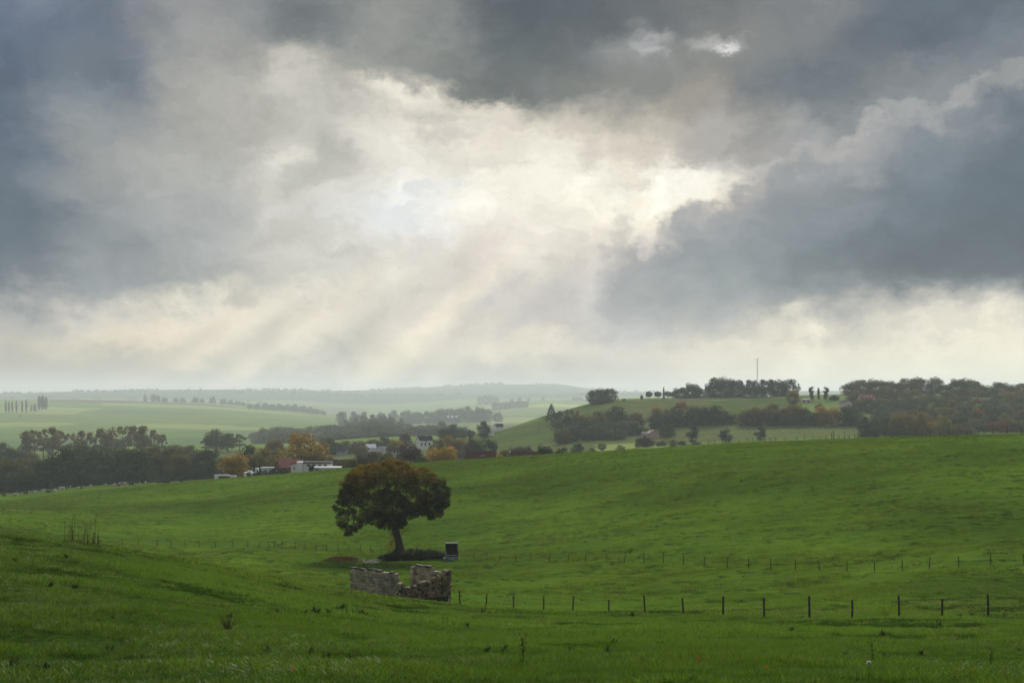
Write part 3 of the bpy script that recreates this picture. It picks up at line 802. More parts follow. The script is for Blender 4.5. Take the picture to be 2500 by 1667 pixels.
def mass(name, items, col, turn, label, sink=6):
    VV, TT, UU = [], [], []
    rr = np.random.RandomState(len(items))
    for (px, Y, yt, w) in items:
        Y = FARY(Y)
        trunk, crown, Hh, Wd = proto('round', rr.randint(3))
        n = len(crown.vertices); co = np.empty(n * 3); crown.vertices.foreach_get('co', co); co = co.reshape(-1, 3)
        m = len(crown.polygons); t = np.empty(m); u = np.empty(m)
        crown.attributes['tint'].data.foreach_get('value', t); crown.attributes['turn'].data.foreach_get('value', u)
        p = at(px, Y); h = max(3.0, (HY - yt) / F * Y - p.z + sink); a = rr.rand() * 6.28
        x = (co[:, 0] * math.cos(a) - co[:, 1] * math.sin(a)) * w * Y / F / Wd + p.x; y = (co[:, 0] * math.sin(a) + co[:, 1] * math.cos(a)) * w * Y / F / Wd + p.y
        VV.append(np.stack([x, y, co[:, 2] * h / Hh + p.z - sink], -1)); TT.append(np.clip(t + rr.normal(0, .18), 0, 1)); UU.append(u * rr.rand() * 2)
    V = np.concatenate(VV)
    o = mesh_obj(name, V, np.arange(len(V)).reshape(-1, 4), M_LEAF, attr={'tint': np.concatenate(TT), 'turn': np.clip(np.concatenate(UU), 0, 1)})
    o.color = (*col, turn); tag(o, label, 'woods', kind='stuff')

_TENS = {2: 'twenty', 3: 'thirty'}
ORD = ['leftmost', 'second', 'third', 'fourth', 'fifth', 'sixth', 'seventh', 'eighth', 'ninth', 'tenth', 'eleventh', 'twelfth', 'thirteenth', 'fourteenth', 'fifteenth', 'sixteenth', 'seventeenth', 'eighteenth', 'nineteenth', 'twentieth']
ORD += [_TENS[d] + '-' + w for d in (2, 3) for w in ('first', 'second', 'third', 'fourth', 'fifth', 'sixth', 'seventh', 'eighth', 'ninth')]
def nth(i, what, tail=''):
    return f'{ORD[i]} {what}{" from the left" if i else ""}{tail}'

def build_trees():
    T = tree
    # --- dark shelter belt behind the cows
    g = 'dark trees of the shelter belt behind the cows'; lb = 'dark tree in the dense shelter belt behind the grazing cows'
    for i, (x, yt, w, c, tn) in enumerate([(-60,1105,95,DG,.1),(-15,1118,80,BR,.1),(28,1114,75,DG,.25),(72,1116,70,BR,.2),(112,1112,70,DG,.1),(150,1092,80,DG,.05),(192,1078,85,DG,.1),(232,1082,80,MG,.05),
            (268,1102,60,DG,.1),(298,1086,75,DG,.15),(335,1084,80,MG,.1),(372,1088,75,BR,.1),(408,1092,70,DG,.2),(436,1100,60,OL,.2),(468,1104,60,BR,.25),(503,1088,80,DG,.05),(538,1112,60,DG,.1),(556,1136,46,BR,.1)]):
        T('round', x, 720 + (i * 37) % 60, yt, w * 1.12, c, tn, nth(i, 'dark tree', ' in the shelter belt behind the cows'), g, sink=1)
    for i, x in enumerate(range(-70, 560, 33)):
        T('bush', x, 700 + (i * 29) % 25, 1140 + (i * 17) % 22, 64, DG, .05, 'dark bush filling the foot of the shelter belt behind the cows', 'undergrowth of the shelter belt', sink=1)
    # --- thin, turning row behind it
    g = 'thin khaki trees standing in a row beyond the shelter belt'; lb = 'thin khaki tree with bare lower trunk in the row beyond the shelter belt'
    for i, (x, yt, w) in enumerate([(62,1050,38),(84,1046,40),(106,1043,42),(128,1043,42),(148,1048,36),(172,1054,34),(196,1052,34),(220,1052,34),(246,1042,46),(272,1037,48),(300,1036,50),(328,1036,48),(352,1040,44),(376,1046,36),(396,1058,30)]):
        T('open' if i % 3 else 'tall', x, 1120 + (i * 41) % 60, yt, w * 1.05, KH if i % 4 else OL, .35, nth(i, 'thin khaki tree', ' in the row beyond the shelter belt'), g)
    for x, yt, w, c in [(12,1078,60,BG),(45,1092,50,BG),(415,1082,40,MG),(440,1083,60,BR),(465,1085,40,BR),(72,1098,56,OL),(380,1090,60,MG)]:
        T('round', x, 980, yt, w, c, .15, 'hazy round tree low in the valley between belt and khaki row', 'round trees low in the valley left')
    for x, yt, w, c in [(528,1042,60,MG),(556,1056,50,OL),(585,1058,40,KH),(505,1070,40,MG)]:
        T('open' if w < 45 else 'tall', x, 1180, yt, w, c, .2, 'loose hazy tree standing alone before the pale left field', 'loose trees before the left field')
    # --- long wood across the middle: reads as one mass
    k = 0; L = []
    for row, Yr, dy in ((0, 1680, 0), (1, 1560, 12), (2, 1450, 26)):
        for x, yt in [(632,1052),(655,1040),(682,1034),(710,1034),(738,1036),(765,1039),(792,1032),(818,1030),(845,1031),(872,1030),(898,1022),(922,1020),(948,1022),(975,1026),(1002,1029),(1028,1030),(1055,1027),(1082,1026),(1108,1029),(1132,1036),(1152,1046)]:
            k += 1; L.append((x + row * 9 - 6, Yr, yt + dy + (k * 7) % 6, 44 + (k * 5) % 14))
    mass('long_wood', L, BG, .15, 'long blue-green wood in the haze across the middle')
    for x, yt, w, c in [(868,1018,26,DG),(890,1012,30,BR),(912,1010,30,BR),(935,1010,32,BR),(955,1014,22,DG),(978,1018,24,BG),(847,1024,24,DG)]:
        T('round', x, 1900, yt, w, c, .15, 'brownish tree topping the far side of the middle wood', 'brownish trees topping the middle wood')
    # --- gardens of the village
    T('round', 572, 545, 1103, 74, YE, .6, 'olive-yellow tree rising over the white garden wall', name='garden_tree', sink=1)
    T('round', 602, 640, 1083, 62, DG, .1, 'dark rounded tree peeping above the olive-yellow garden tree', sink=2)
    T('round', 636, 600, 1091, 74, OL, .45, 'brown-olive tree left of the pink roofed house', sink=2)
    T('round', 676, 690, 1092, 50, OL, .45, 'small olive tree just behind the pink roof', sink=2)
    T('round', 744, 640, 1052, 128, YE, .6, 'big golden-olive dome-shaped tree behind the pink roofed house', sink=4)
    T('round', 760, 590, 1090, 96, BR, .35, 'rusty weeping tree in front of the golden dome tree', sink=3)
    T('round', 808, 600, 1108, 60, OL, .5, 'olive shrub-like tree right of the rusty weeping tree', sink=3)
    T('round', 672, 900, 1066, 56, BR, .35, 'greyish orange tree left of the golden dome tree', sink=1)
    for x, yt, w, c in [(820,1076,46,MG),(842,1074,48,BG),(800,1062,46,BG),(880,1072,52,BG),(862,1088,40,OL),(912,1068,40,OL),(1066,1072,40,MG)]:
        T('round', x, 1020, yt, w, c, .25, 'hazy green tree among the village roofs', 'hazy garden trees among the village roofs')
    for x, yt, w in [(893,1094,26),(915,1099,24),(928,1101,26),(948,1100,26),(1012,1082,26),(1056,1080,24)]:
        T('round', x, 880, yt, w, MG, .2, 'small garden tree half hiding the village houses', 'small garden trees before the village houses', sink=2)
    T('round', 882, 900, 1084, 42, BR, .3, 'small brown tree left of the pale roofs', sink=1)
    T('round', 942, 1000, 1064, 44, DG, .05, 'dark green tree behind the pale village roofs', sink=1)
    T('round', 968, 960, 1070, 44, OL, .8, 'orange-tinged tree beside the dark village tree', sink=1)
    T('round', 990, 1050, 1054, 34, (0.05, 0.03, 0.03), .05, 'dull purple-grey tree behind the white villa', sink=1)
    T('round', 1002, 600, 1080, 74, PU, .0, 'round dark purple copper beech on the field crest', name='copper_beech', sink=4)
    T('round', 1084, 570, 1081, 100, YE, .95, 'broad orange-yellow tree on the field crest', name='autumn_tree', sink=4)
    T('bush', 1028, 540, 1108, 50, MG, .1, 'green bush between the purple and orange trees', sink=2)
    T('round', 1172, 545, 1099, 56, YE, 1.0, 'bright orange tree top behind the longer red-brown roof', sink=3)
    T('round', 1214, 545, 1102, 34, YE, 1.0, 'small bright orange tree between the two red-brown roofs', sink=3)
    T('round', 1230, 590, 1091, 34, BR, .1, 'dark brown tree between the two red-brown roofs', sink=3)
    T('round', 1330, 510, 1083, 52, DG, .05, 'dark green tree at the right end of the low roof', sink=3)
    T('bush', 1372, 560, 1086, 52, MG, .1, 'ragged green bush on the crest right of the dark tree', sink=2)
    for i, (x, yt, w) in enumerate([(858,1112,34),(880,1104,40),(905,1100,48),(930,1106,44),(952,1104,38),(975,1112,34),(834,1118,30)]):
        T('bush' if i % 2 else 'round', x, 520 + i * 4, yt, w * 1.2, DG if i % 3 else BR, .2, 'brown-green hedge tree along the crest left of the copper beech', 'hedge trees along the crest', sink=3)
    for x, yt, w, c, tn in [(1098,1060,44,OL,.5),(1122,1062,46,KH,.4),(1148,1070,38,BR,.2),(1160,1066,42,MG,.1),(1195,1066,46,BG,.05),(1075,1068,36,OL,.4),(1262,1086,50,BR,.1),(1285,1086,40,MG,.1),(1410,1082,34,MG,.1),(1445,1092,30,MG,.1)]:
        T('round', x, 800, yt, w, c, tn, 'hazy mixed tree in the hollow behind the crest roofs', 'hazy trees in the hollow behind the crest', sink=2)
    for x, yt, w in [(1108,1036,40),(1085,1042,36),(1150,1048,22),(1130,1045,26)]:
        T('round', x, 1150, yt, w, DG, .05, 'dark tree left of the white gabled barn', 'dark trees left of the gabled barn')
    T('round', 1180, 1120, 1026, 40, DG, .05, 'dark clump of foliage directly behind the white gabled barn')
    T('poplar', 1147, 1100, 1047, 7, DG, .0, 'slim dark evergreen left of the gabled barn')
    # --- hill on the right: crest
    T('conifer', 1346, 1180, 984, 30, DG, .0, 'dark broad conifer alone at the foot of the hill crest', sink=0)
    T('bush', 1366, 1180, 999, 30, MG, .05, 'low bush against the lone conifer')
    for i, x in enumerate((1384, 1396, 1408)): T('bush', x, 1210, 996 + i * 2, 14, KH, .2, 'straggly scrub along the ridge right of the conifer', 'ridge scrub')
    T('round', 1456, 1290, 945, 54, DG, .02, 'left half of the dark twin tree group on the ridge', sink=5)
    T('round', 1488, 1295, 944, 46, DG, .02, 'right half of the dark twin tree group on the ridge', sink=3)
    T('round', 1470, 1275, 962, 50, DG, .02, 'lower middle tree of the dark twin group on the ridge', sink=3)
    T('bush', 1523, 1300, 972, 12, DG, .0, 'tiny bush on the bare ridge right of the twin trees')
    T('round', 1566, 1300, 963, 9, DG, .0, 'tiny lone tree left of the clipped lime trees', cat='tree')
    for x, lab in ((1584, 'leftmost clipped round lime beside the monument'), (1606, 'clipped round lime just left of the monument'), (1630, 'clipped round lime just right of the monument'), (1641, 'rightmost clipped round lime, touching its neighbour')):
        T('clipped', x, 1300, 954 if x != 1641 else 956, 20, MG, .0, lab, 'clipped limes round the hilltop monument', zb=H((x - CX) / F * 1300, 1300) + 0.6)
    for i, (x, yt, w, lab) in enumerate([(1662,942,40,'dark dome tree right of the clipped limes'),(1690,932,44,'airy dark tree next to the big ridge clump'),(1706,945,38,'lower dark tree at the left foot of the big ridge clump'),
          (1745,920,52,'left tree of the big dark ridge clump'),(1775,917,60,'highest tree of the big dark ridge clump'),(1805,926,44,'right tree of the big dark ridge clump'),
          (1898,923,44,'left of the two broad trees right of the mast'),(1928,924,54,'right of the two broad trees right of the mast')]):
        T('round', x, 1320, yt, w * 1.1, DG, .02, lab, sink=5)
    for x, yt, lab in ((1829, 926, 'first dark pine from the left beneath the mast'), (1846, 924, 'second dark pine from the left, at the mast foot'), (1863, 925, 'third dark pine from the left beneath the mast'), (1882, 925, 'fourth dark pine from the left beneath the mast')):
        T('tall', x, 1300, yt, 26, (0.012, 0.026, 0.013), .0, lab, 'dark pines under the mast', name='pine_tree')
    T('round', 1848, 1290, 938, 66, DG, .0, 'dark backing tree hidden among the pines under the mast', sink=0)
    T('round', 1936, 1180, 947, 34, OL, .7, 'olive and orange tree right below the ridge clump', sink=2)
    for x, yt, w, lab in ((1981, 942, 19, 'left and bulkiest of the three dark pruned cypresses'), (1999, 945, 10, 'slim middle one of the three dark pruned cypresses'), (2016, 943, 20, 'right one of the three dark pruned cypresses')):
        T('column', x, 1240, yt, w, (0.022, 0.018, 0.018), .0, lab, 'pruned cypresses on the ridge')
    for x, yt in ((2032, 963), (2040, 962), (1968, 990), (1990, 982), (2012, 982), (2030, 978), (2048, 980)):
        T('bush', x, 1230, yt, 22, DG, .0, 'dark shrub round the foot of the pruned cypresses', 'shrubs below the pruned cypresses', sink=1)
    # --- the wood on the right
    g = 'crest trees of the wood on the right'; lb = 'dark crest tree of the wood standing against the bright sky'
    for i, (x, yt, w) in enumerate([(2078,930,46),(2102,922,50),(2140,922,52),(2166,927,40),(2190,929,42),(2214,922,44),(2236,917,34),(2258,924,42),(2285,917,32),(2308,934,44),(2338,922,46),(2362,920,50),(2388,930,42),(2414,938,42),(2442,928,46),(2470,936,42),(2498,934,46),(2530,930,50),(2560,932,50)]):
        T('round', x, 1300 + (i * 31) % 50, yt, w * 1.15, DG if i % 4 else BR, .12, nth(i, 'dark crest tree', ' of the right wood against the sky'), g, sink=2)
    rs = np.random.RandomState(21)
    g = 'mixed autumn trees on the wooded slope'; lb = 'mixed dull autumn tree in the wood covering the right slope'
    cols = [DG, DG, MG, BR, MG, BG, DG, DG, OL, RU]
    for Yr, y0, xa in ((1230, 946, 2090), (1170, 962, 2070), (1110, 977, 2090), (1050, 992, 2140), (1000, 1004, 2190), (950, 1016, 2330), (900, 1028, 2390)):
        x = xa + rs.rand() * 15
        while x < 2580:
            w = 44 + rs.rand() * 18
            c_ = cols[rs.randint(10)]; hue = {DG: 'dark green', MG: 'mid green', BR: 'brownish', BG: 'blue-green', OL: 'olive-yellow', RU: 'rusty'}[c_]; band = 'upper' if Yr > 1140 else ('middle' if Yr > 1020 else 'lower')
            T('round', x, Yr + rs.rand() * 30 - 15, y0 + rs.rand() * 12 - 6, w, c_, [0.05, .12, .35][rs.randint(3)], f'{hue} tree in the {band} part of the wood covering the right slope', f'{hue} trees in the {band} right wood', sink=2)
            x += w * 0.72
    g = 'paler trees along the lower edge of the wood'
    for i, (x, yt, w, c, tn) in enumerate([(2108,1016,42,BG,.05),(2135,1014,48,MG,.1),(2165,1010,50,MG,.1),(2192,1008,48,OL,.3),(2218,1003,50,KH,.4),(2245,1002,44,KH,.5),(2232,1020,36,OL,.6),(2302,1012,50,PG,.4),(2282,1026,44,RU,.6),(2262,1035,46,KH,.3),(2318,1034,52,KH,.25),(2345,1034,44,KH,.25),(2368,1040,40,OL,.2),(2150,1034,60,BG,.05),(2200,1034,60,MG,.1)]):
        T('round', x, 840 + (i * 23) % 50, yt, w, c, tn, 'paler olive tree on the lower edge of the right wood' if c != RU else 'orange-red tree on the lower edge of the right wood', g if c != RU else None, sink=2)
    # --- scrub and garden trees on the hill flank
    g = 'yellowing trees along the top of the vineyard'
    for x, yt, w, c, tn in [(1812,1008,30,PG,.1),(1830,996,46,OL,.3),(1850,992,46,BR,.3),(1880,986,52,OL,.3),(1908,998,46,MG,.1),(1936,984,50,OL,.5),(1960,995,46,MG,.1),(1984,1008,40,MG,.1),(2008,992,46,YE,.8),(2030,994,40,YE,.6),(2062,994,56,DG,.05),(2086,1000,46,BG,.1)]:
        T('round', x, 990, yt - 3, w * 1.25, c, tn, 'yellowing tree in the dense row above the vineyard', g, sink=2)
    T('bush', 2000, 1130, 982, 26, (0.16, 0.03, 0.02), .2, 'small bright red shrub below the pruned cypresses', sink=1)
    T('round', 2102, 1150, 977, 34, RU, .4, 'rust-red tree on the wooded slope near the tower house', sink=1)
    g = 'dark trees on the hill flank above the pink house'
    for x, yt, w, c, tn in [(1655,1000,62,DG,.05),(1636,1012,46,DG,.05),(1706,990,62,DG,.05),(1740,988,58,DG,.1),(1762,1002,48,DG,.05),(1725,1008,70,DG,.05),(1690,1012,56,DG,.05),(1600,1010,40,BG,.05),(1790,1018,36,MG,.15),(1800,1010,40,MG,.2)]:
        T('round', x, 1020, yt - 4, w * 1.25, c, tn, 'dark green tree on the hill flank above the pink house', g, sink=2)
    T('round', 1604, 1060, 988, 36, OL, .85, 'tall orange-olive tree uphill of the pink house', sink=2)
    T('round', 1626, 1075, 998, 28, PU, .1, 'small purple tree beside the tall orange-olive tree', sink=1)
    T('round', 1662, 1120, 977, 34, RU, .3, 'rust coloured tree on the upper hill flank', sink=1)
    T('round', 1648, 1120, 990, 34, BR, .2, 'brownish shrub tree below the rust coloured tree', sink=1)
    g = 'blue-green trees left of the pink house'
    for i, (x, yt, w, c, tn) in enumerate([(1378,1016,54,MG,.05),(1402,1012,54,BR,.15),(1430,1010,54,BR,.25),(1460,1004,50,OL,.2),(1498,992,60,DG,.1),(1520,1002,50,DG,.1),(1548,1008,46,MG,.2),(1560,1010,34,OL,.4),(1376,1044,40,BR,.3),(1404,1026,52,BG,.05),(1435,1024,52,BG,.05),(1465,1032,52,BG,.05),(1495,1026,56,BG,.05),(1530,1022,62,BG,.05),(1552,1030,56,BG,.05),(1390,1036,50,BG,.05),(1448,1040,56,BG,.05),(1500,1044,56,BG,.05)]):
        T('round', x, 1060 - (yt - 992) * 2.4, yt - 3, w * 1.25, c, tn, 'blue-green tree in the grove left of the pink house', g, sink=3)
    T('round', 1628, 930, 1034, 44, BG, .05, 'blue-green tree hugging the right side of the pink house', sink=2)
    for x, yt, lab in ((1690, 1038, 'leftmost of the three lone trees by the vineyard'), (1772, 1042, 'middle one of the three lone trees by the vineyard'), (1856, 1042, 'rightmost of the three lone trees by the vineyard')):
        T('tall', x, 850, yt, 34, BG, .0, lab, 'lone trees in front of the vineyard', sink=1)
    g = 'pale shrubs in the meadow below the hill'
    for x, yt, w, c in [(1470,1079,24,PG),(1515,1085,26,PG),(1642,1070,28,PG),(1415,1078,14,RU),(1555,1092,30,PG)]:
        T('round', x, 800, yt, w, c, .1, 'pale shrub in the meadow below the hill' if c == PG else 'small rust shrub in the meadow below the hill', g if c == PG else None)
    for x, yt, w, c in [(1585,1070,40,BG),(1615,1074,36,BG),(1668,1074,34,BG),(1560,1066,30,BR),(1700,1078,30,BG),(1575,1060,30,BR)]:
        T('bush', x, 830, yt, w, c, .05, 'grey-green bush below the pink house', 'bushes below the pink house')
    # --- far left field and its crest
    for i, (x, yt) in enumerate([(-4,977),(14,977),(22,979),(30,978),(40,976),(54,977),(64,974)]):
        T('poplar', x, 2480, yt, 6.5, MG, .1, nth(i, 'slender poplar', ' in the hazy row at the left edge'), 'hazy poplar row at the left edge')
    for x, yt in ((96,965),(104,963),(112,967)): T('poplar', x, 2600, yt, 12, MG, .1, 'poplar in the tight hazy clump right of the poplar row', 'tight poplar clump', zb=H((x - CX) / F * FARY(2600), FARY(2600)))
    for x, yt, w in [(76,986,5),(85,984,10),(48,1014,9),(74,1018,6),(84,1018,6),(98,1020,7),(116,1019,8)]:
        T('bush', x, 2330 if yt > 1000 else 2520, yt, w, MG, .0, 'tiny hedge bush on the pale left field', 'tiny bushes on the left field')
    g = 'hazy trees along the crest of the left field'; lb = 'hazy tree on the crest of the pale left field'
    for i, (x, yt, w) in enumerate([(354,961,9),(374,960,14),(386,963,12),(402,969,16),(428,970,16),(446,970,16),(478,968,20),(494,972,14),(519,967,18),(545,972,20),(562,976,20),(580,978,18),(594,980,14),(610,984,18),(628,984,18),(648,983,20),(664,984,20),(682,984,24),(700,986,24),(718,985,24),(738,988,24),(756,992,24),(772,996,22),(788,1001,18)]):
        T('round', x, 3250 if x < 600 else 3050, yt, w, MG, .05, nth(i, 'hazy tree', ' on the crest of the pale left field') if i < 20 else lb, g, sink=6)
    for x, yt, w in [(834,1000,29),(866,1003,27),(886,1004,26)]:
        T('round', x, 2300, yt, w, BG, .0, 'one of three round hazy trees at the tip of the left field', 'three round hazy trees', sink=6)
    # --- hazy middle distance
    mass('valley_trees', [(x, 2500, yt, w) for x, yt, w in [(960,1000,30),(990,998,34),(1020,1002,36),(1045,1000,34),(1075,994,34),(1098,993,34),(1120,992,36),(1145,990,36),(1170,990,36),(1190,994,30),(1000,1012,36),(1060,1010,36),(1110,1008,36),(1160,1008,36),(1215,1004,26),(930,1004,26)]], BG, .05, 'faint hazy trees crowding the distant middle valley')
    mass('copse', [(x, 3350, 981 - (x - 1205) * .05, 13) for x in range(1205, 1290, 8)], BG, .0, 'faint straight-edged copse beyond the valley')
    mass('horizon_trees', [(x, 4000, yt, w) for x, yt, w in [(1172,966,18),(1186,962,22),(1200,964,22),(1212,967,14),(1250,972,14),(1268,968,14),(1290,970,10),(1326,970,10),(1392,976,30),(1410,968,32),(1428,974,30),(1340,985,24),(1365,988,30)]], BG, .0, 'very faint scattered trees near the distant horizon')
build_trees()

def far_woods():
    """the blurred woods on the last ridges: nobody could count them"""
    rs = np.random.RandomState(4); lob = []
    for (Y0, Y1, xa, xb, n, r0) in ((6300, 7000, -300, 1500, 420, 9), (8600, 9500, -300, 1500, 420, 9), (12000, 12700, 900, 1600, 200, 10), (4200, 4500, -200, 700, 60, 9)):
        for i in range(n):
            Y = FARY(Y0 + rs.rand() * (Y1 - Y0)); px = xa + rs.rand() * (xb - xa)
            if vnoise(np.array([px / 70.0]), np.array([Y / 400.0]))[0] < -0.08: continue
            x = (px - CX) / F * Y; r = r0 * (.6 + .7 * rs.rand())
            lob.append((x, Y, H(x, Y) + r * .5, r, .75, .1))
    V, Fq, T, U = leaf_cards(rs, lob, 0.9, 6.0, .3)
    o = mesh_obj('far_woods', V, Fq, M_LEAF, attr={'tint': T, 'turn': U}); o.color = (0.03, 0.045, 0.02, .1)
    tag(o, 'blurred woods along the last ridges before the horizon', 'woods', kind='stuff')
far_woods()
# ------------------------------------------------------------------ generic solids and materials
def plain(name, c, rough=0.85, spec=0.2, var=0.25, scale=3.0, c2=None, bmp=0.0):
    m, b, out = new_mat(name); o = b.n('ShaderNodeTexCoord').outputs['Object']
    n1, _ = b.noise(o, scale, 5, 0.65)
    col = b.mix(b.rng(n1, 0.35, 0.65, 0, 1), tuple(v * (1 - var) for v in c), c2 or tuple(v * (1 + var) for v in c))
    principled(b, out, col, rough, spec, bump(b, n1, bmp, 0.8) if bmp else None); return m
M_WHITE = plain('white_render', (0.55, 0.56, 0.55), .9, .2, .08); M_CREAM = plain('cream_render', (0.42, 0.38, 0.32), .9, .2, .1)
M_PINKW = plain('pink_render', (0.36, 0.24, 0.22), .9, .2, .1); M_TILE = plain('pink_roof_tiles', (0.20, 0.085, 0.075), .9, .1, .2, 1.5); M_RED = plain('red_brown_tiles', (0.066, 0.030, 0.026), .95, .1, .25, 2)
M_SLATE = plain('dark_slate', (0.03, 0.033, 0.036), .95, .05, .2); M_GLASS = plain('window_glass', (0.02, 0.025, 0.03), .15, .6, .1); M_BRICK = plain('brick_wall', (0.17, 0.09, 0.07), .95, .1, .25, 2)
M_METAL = plain('pale_metal_roof', (0.55, 0.57, 0.6), .3, .5, .05); M_GREY = plain('grey_render', (0.22, 0.22, 0.22), .9, .2, .1)
M_POST = plain('weathered_post', (0.040, 0.032, 0.025), .95, .1, .5, 5, bmp=.01); M_WIRE = plain('fence_wire', (0.10, 0.10, 0.10), .6, .4, .1)
M_DARKW = plain('old_dark_boards', (0.030, 0.026, 0.023), .95, .1, .4, 4); M_BLUEP = plain('pale_blue_paint', (0.13, 0.19, 0.22), .9, .1, .35, 3, (0.20, 0.25, 0.27))
M_BRONZE = plain('dark_bronze', (0.03, 0.035, 0.033), .7, .3, .2); M_STEEL = plain('mast_steel', (0.16, 0.12, 0.11), .7, .3, .15)

def box(V, Fc, x0, x1, y0, y1, z0, z1):
    k = len(V); V += [(x0, y0, z0), (x1, y0, z0), (x1, y1, z0), (x0, y1, z0), (x0, y0, z1), (x1, y0, z1), (x1, y1, z1), (x0, y1, z1)]
    Fc += [(k, k + 3, k + 2, k + 1), (k + 4, k + 5, k + 6, k + 7), (k, k + 1, k + 5, k + 4), (k + 1, k + 2, k + 6, k + 5), (k + 2, k + 3, k + 7, k + 6), (k + 3, k, k + 4, k + 7)]
def part(name, parent, mat, *boxes, smooth=False):
    V, Fc = [], []
    for bx in boxes: box(V, Fc, *bx)
    return mesh_obj(name, V, Fc, mat, parent)
def prism(name, parent, mat, prof, x0, x1, axis='x'):
    """solid of a (y, z) outline extruded in x, or an (x, z) outline extruded in y"""
    n = len(prof)
    V = [(x0, p, q) if axis == 'x' else (p, x0, q) for p, q in prof] + [(x1, p, q) if axis == 'x' else (p, x1, q) for p, q in prof]
    Fc = [tuple(range(n)), tuple(reversed(range(n, 2 * n)))] + [(i, i + n, (i + 1) % n + n, (i + 1) % n) for i in range(n)]
    o = mesh_obj(name, V, Fc, mat, parent)
    bm = bmesh.new(); bm.from_mesh(o.data); bmesh.ops.recalc_face_normals(bm, faces=bm.faces); bm.to_mesh(o.data); bm.free()
    return o

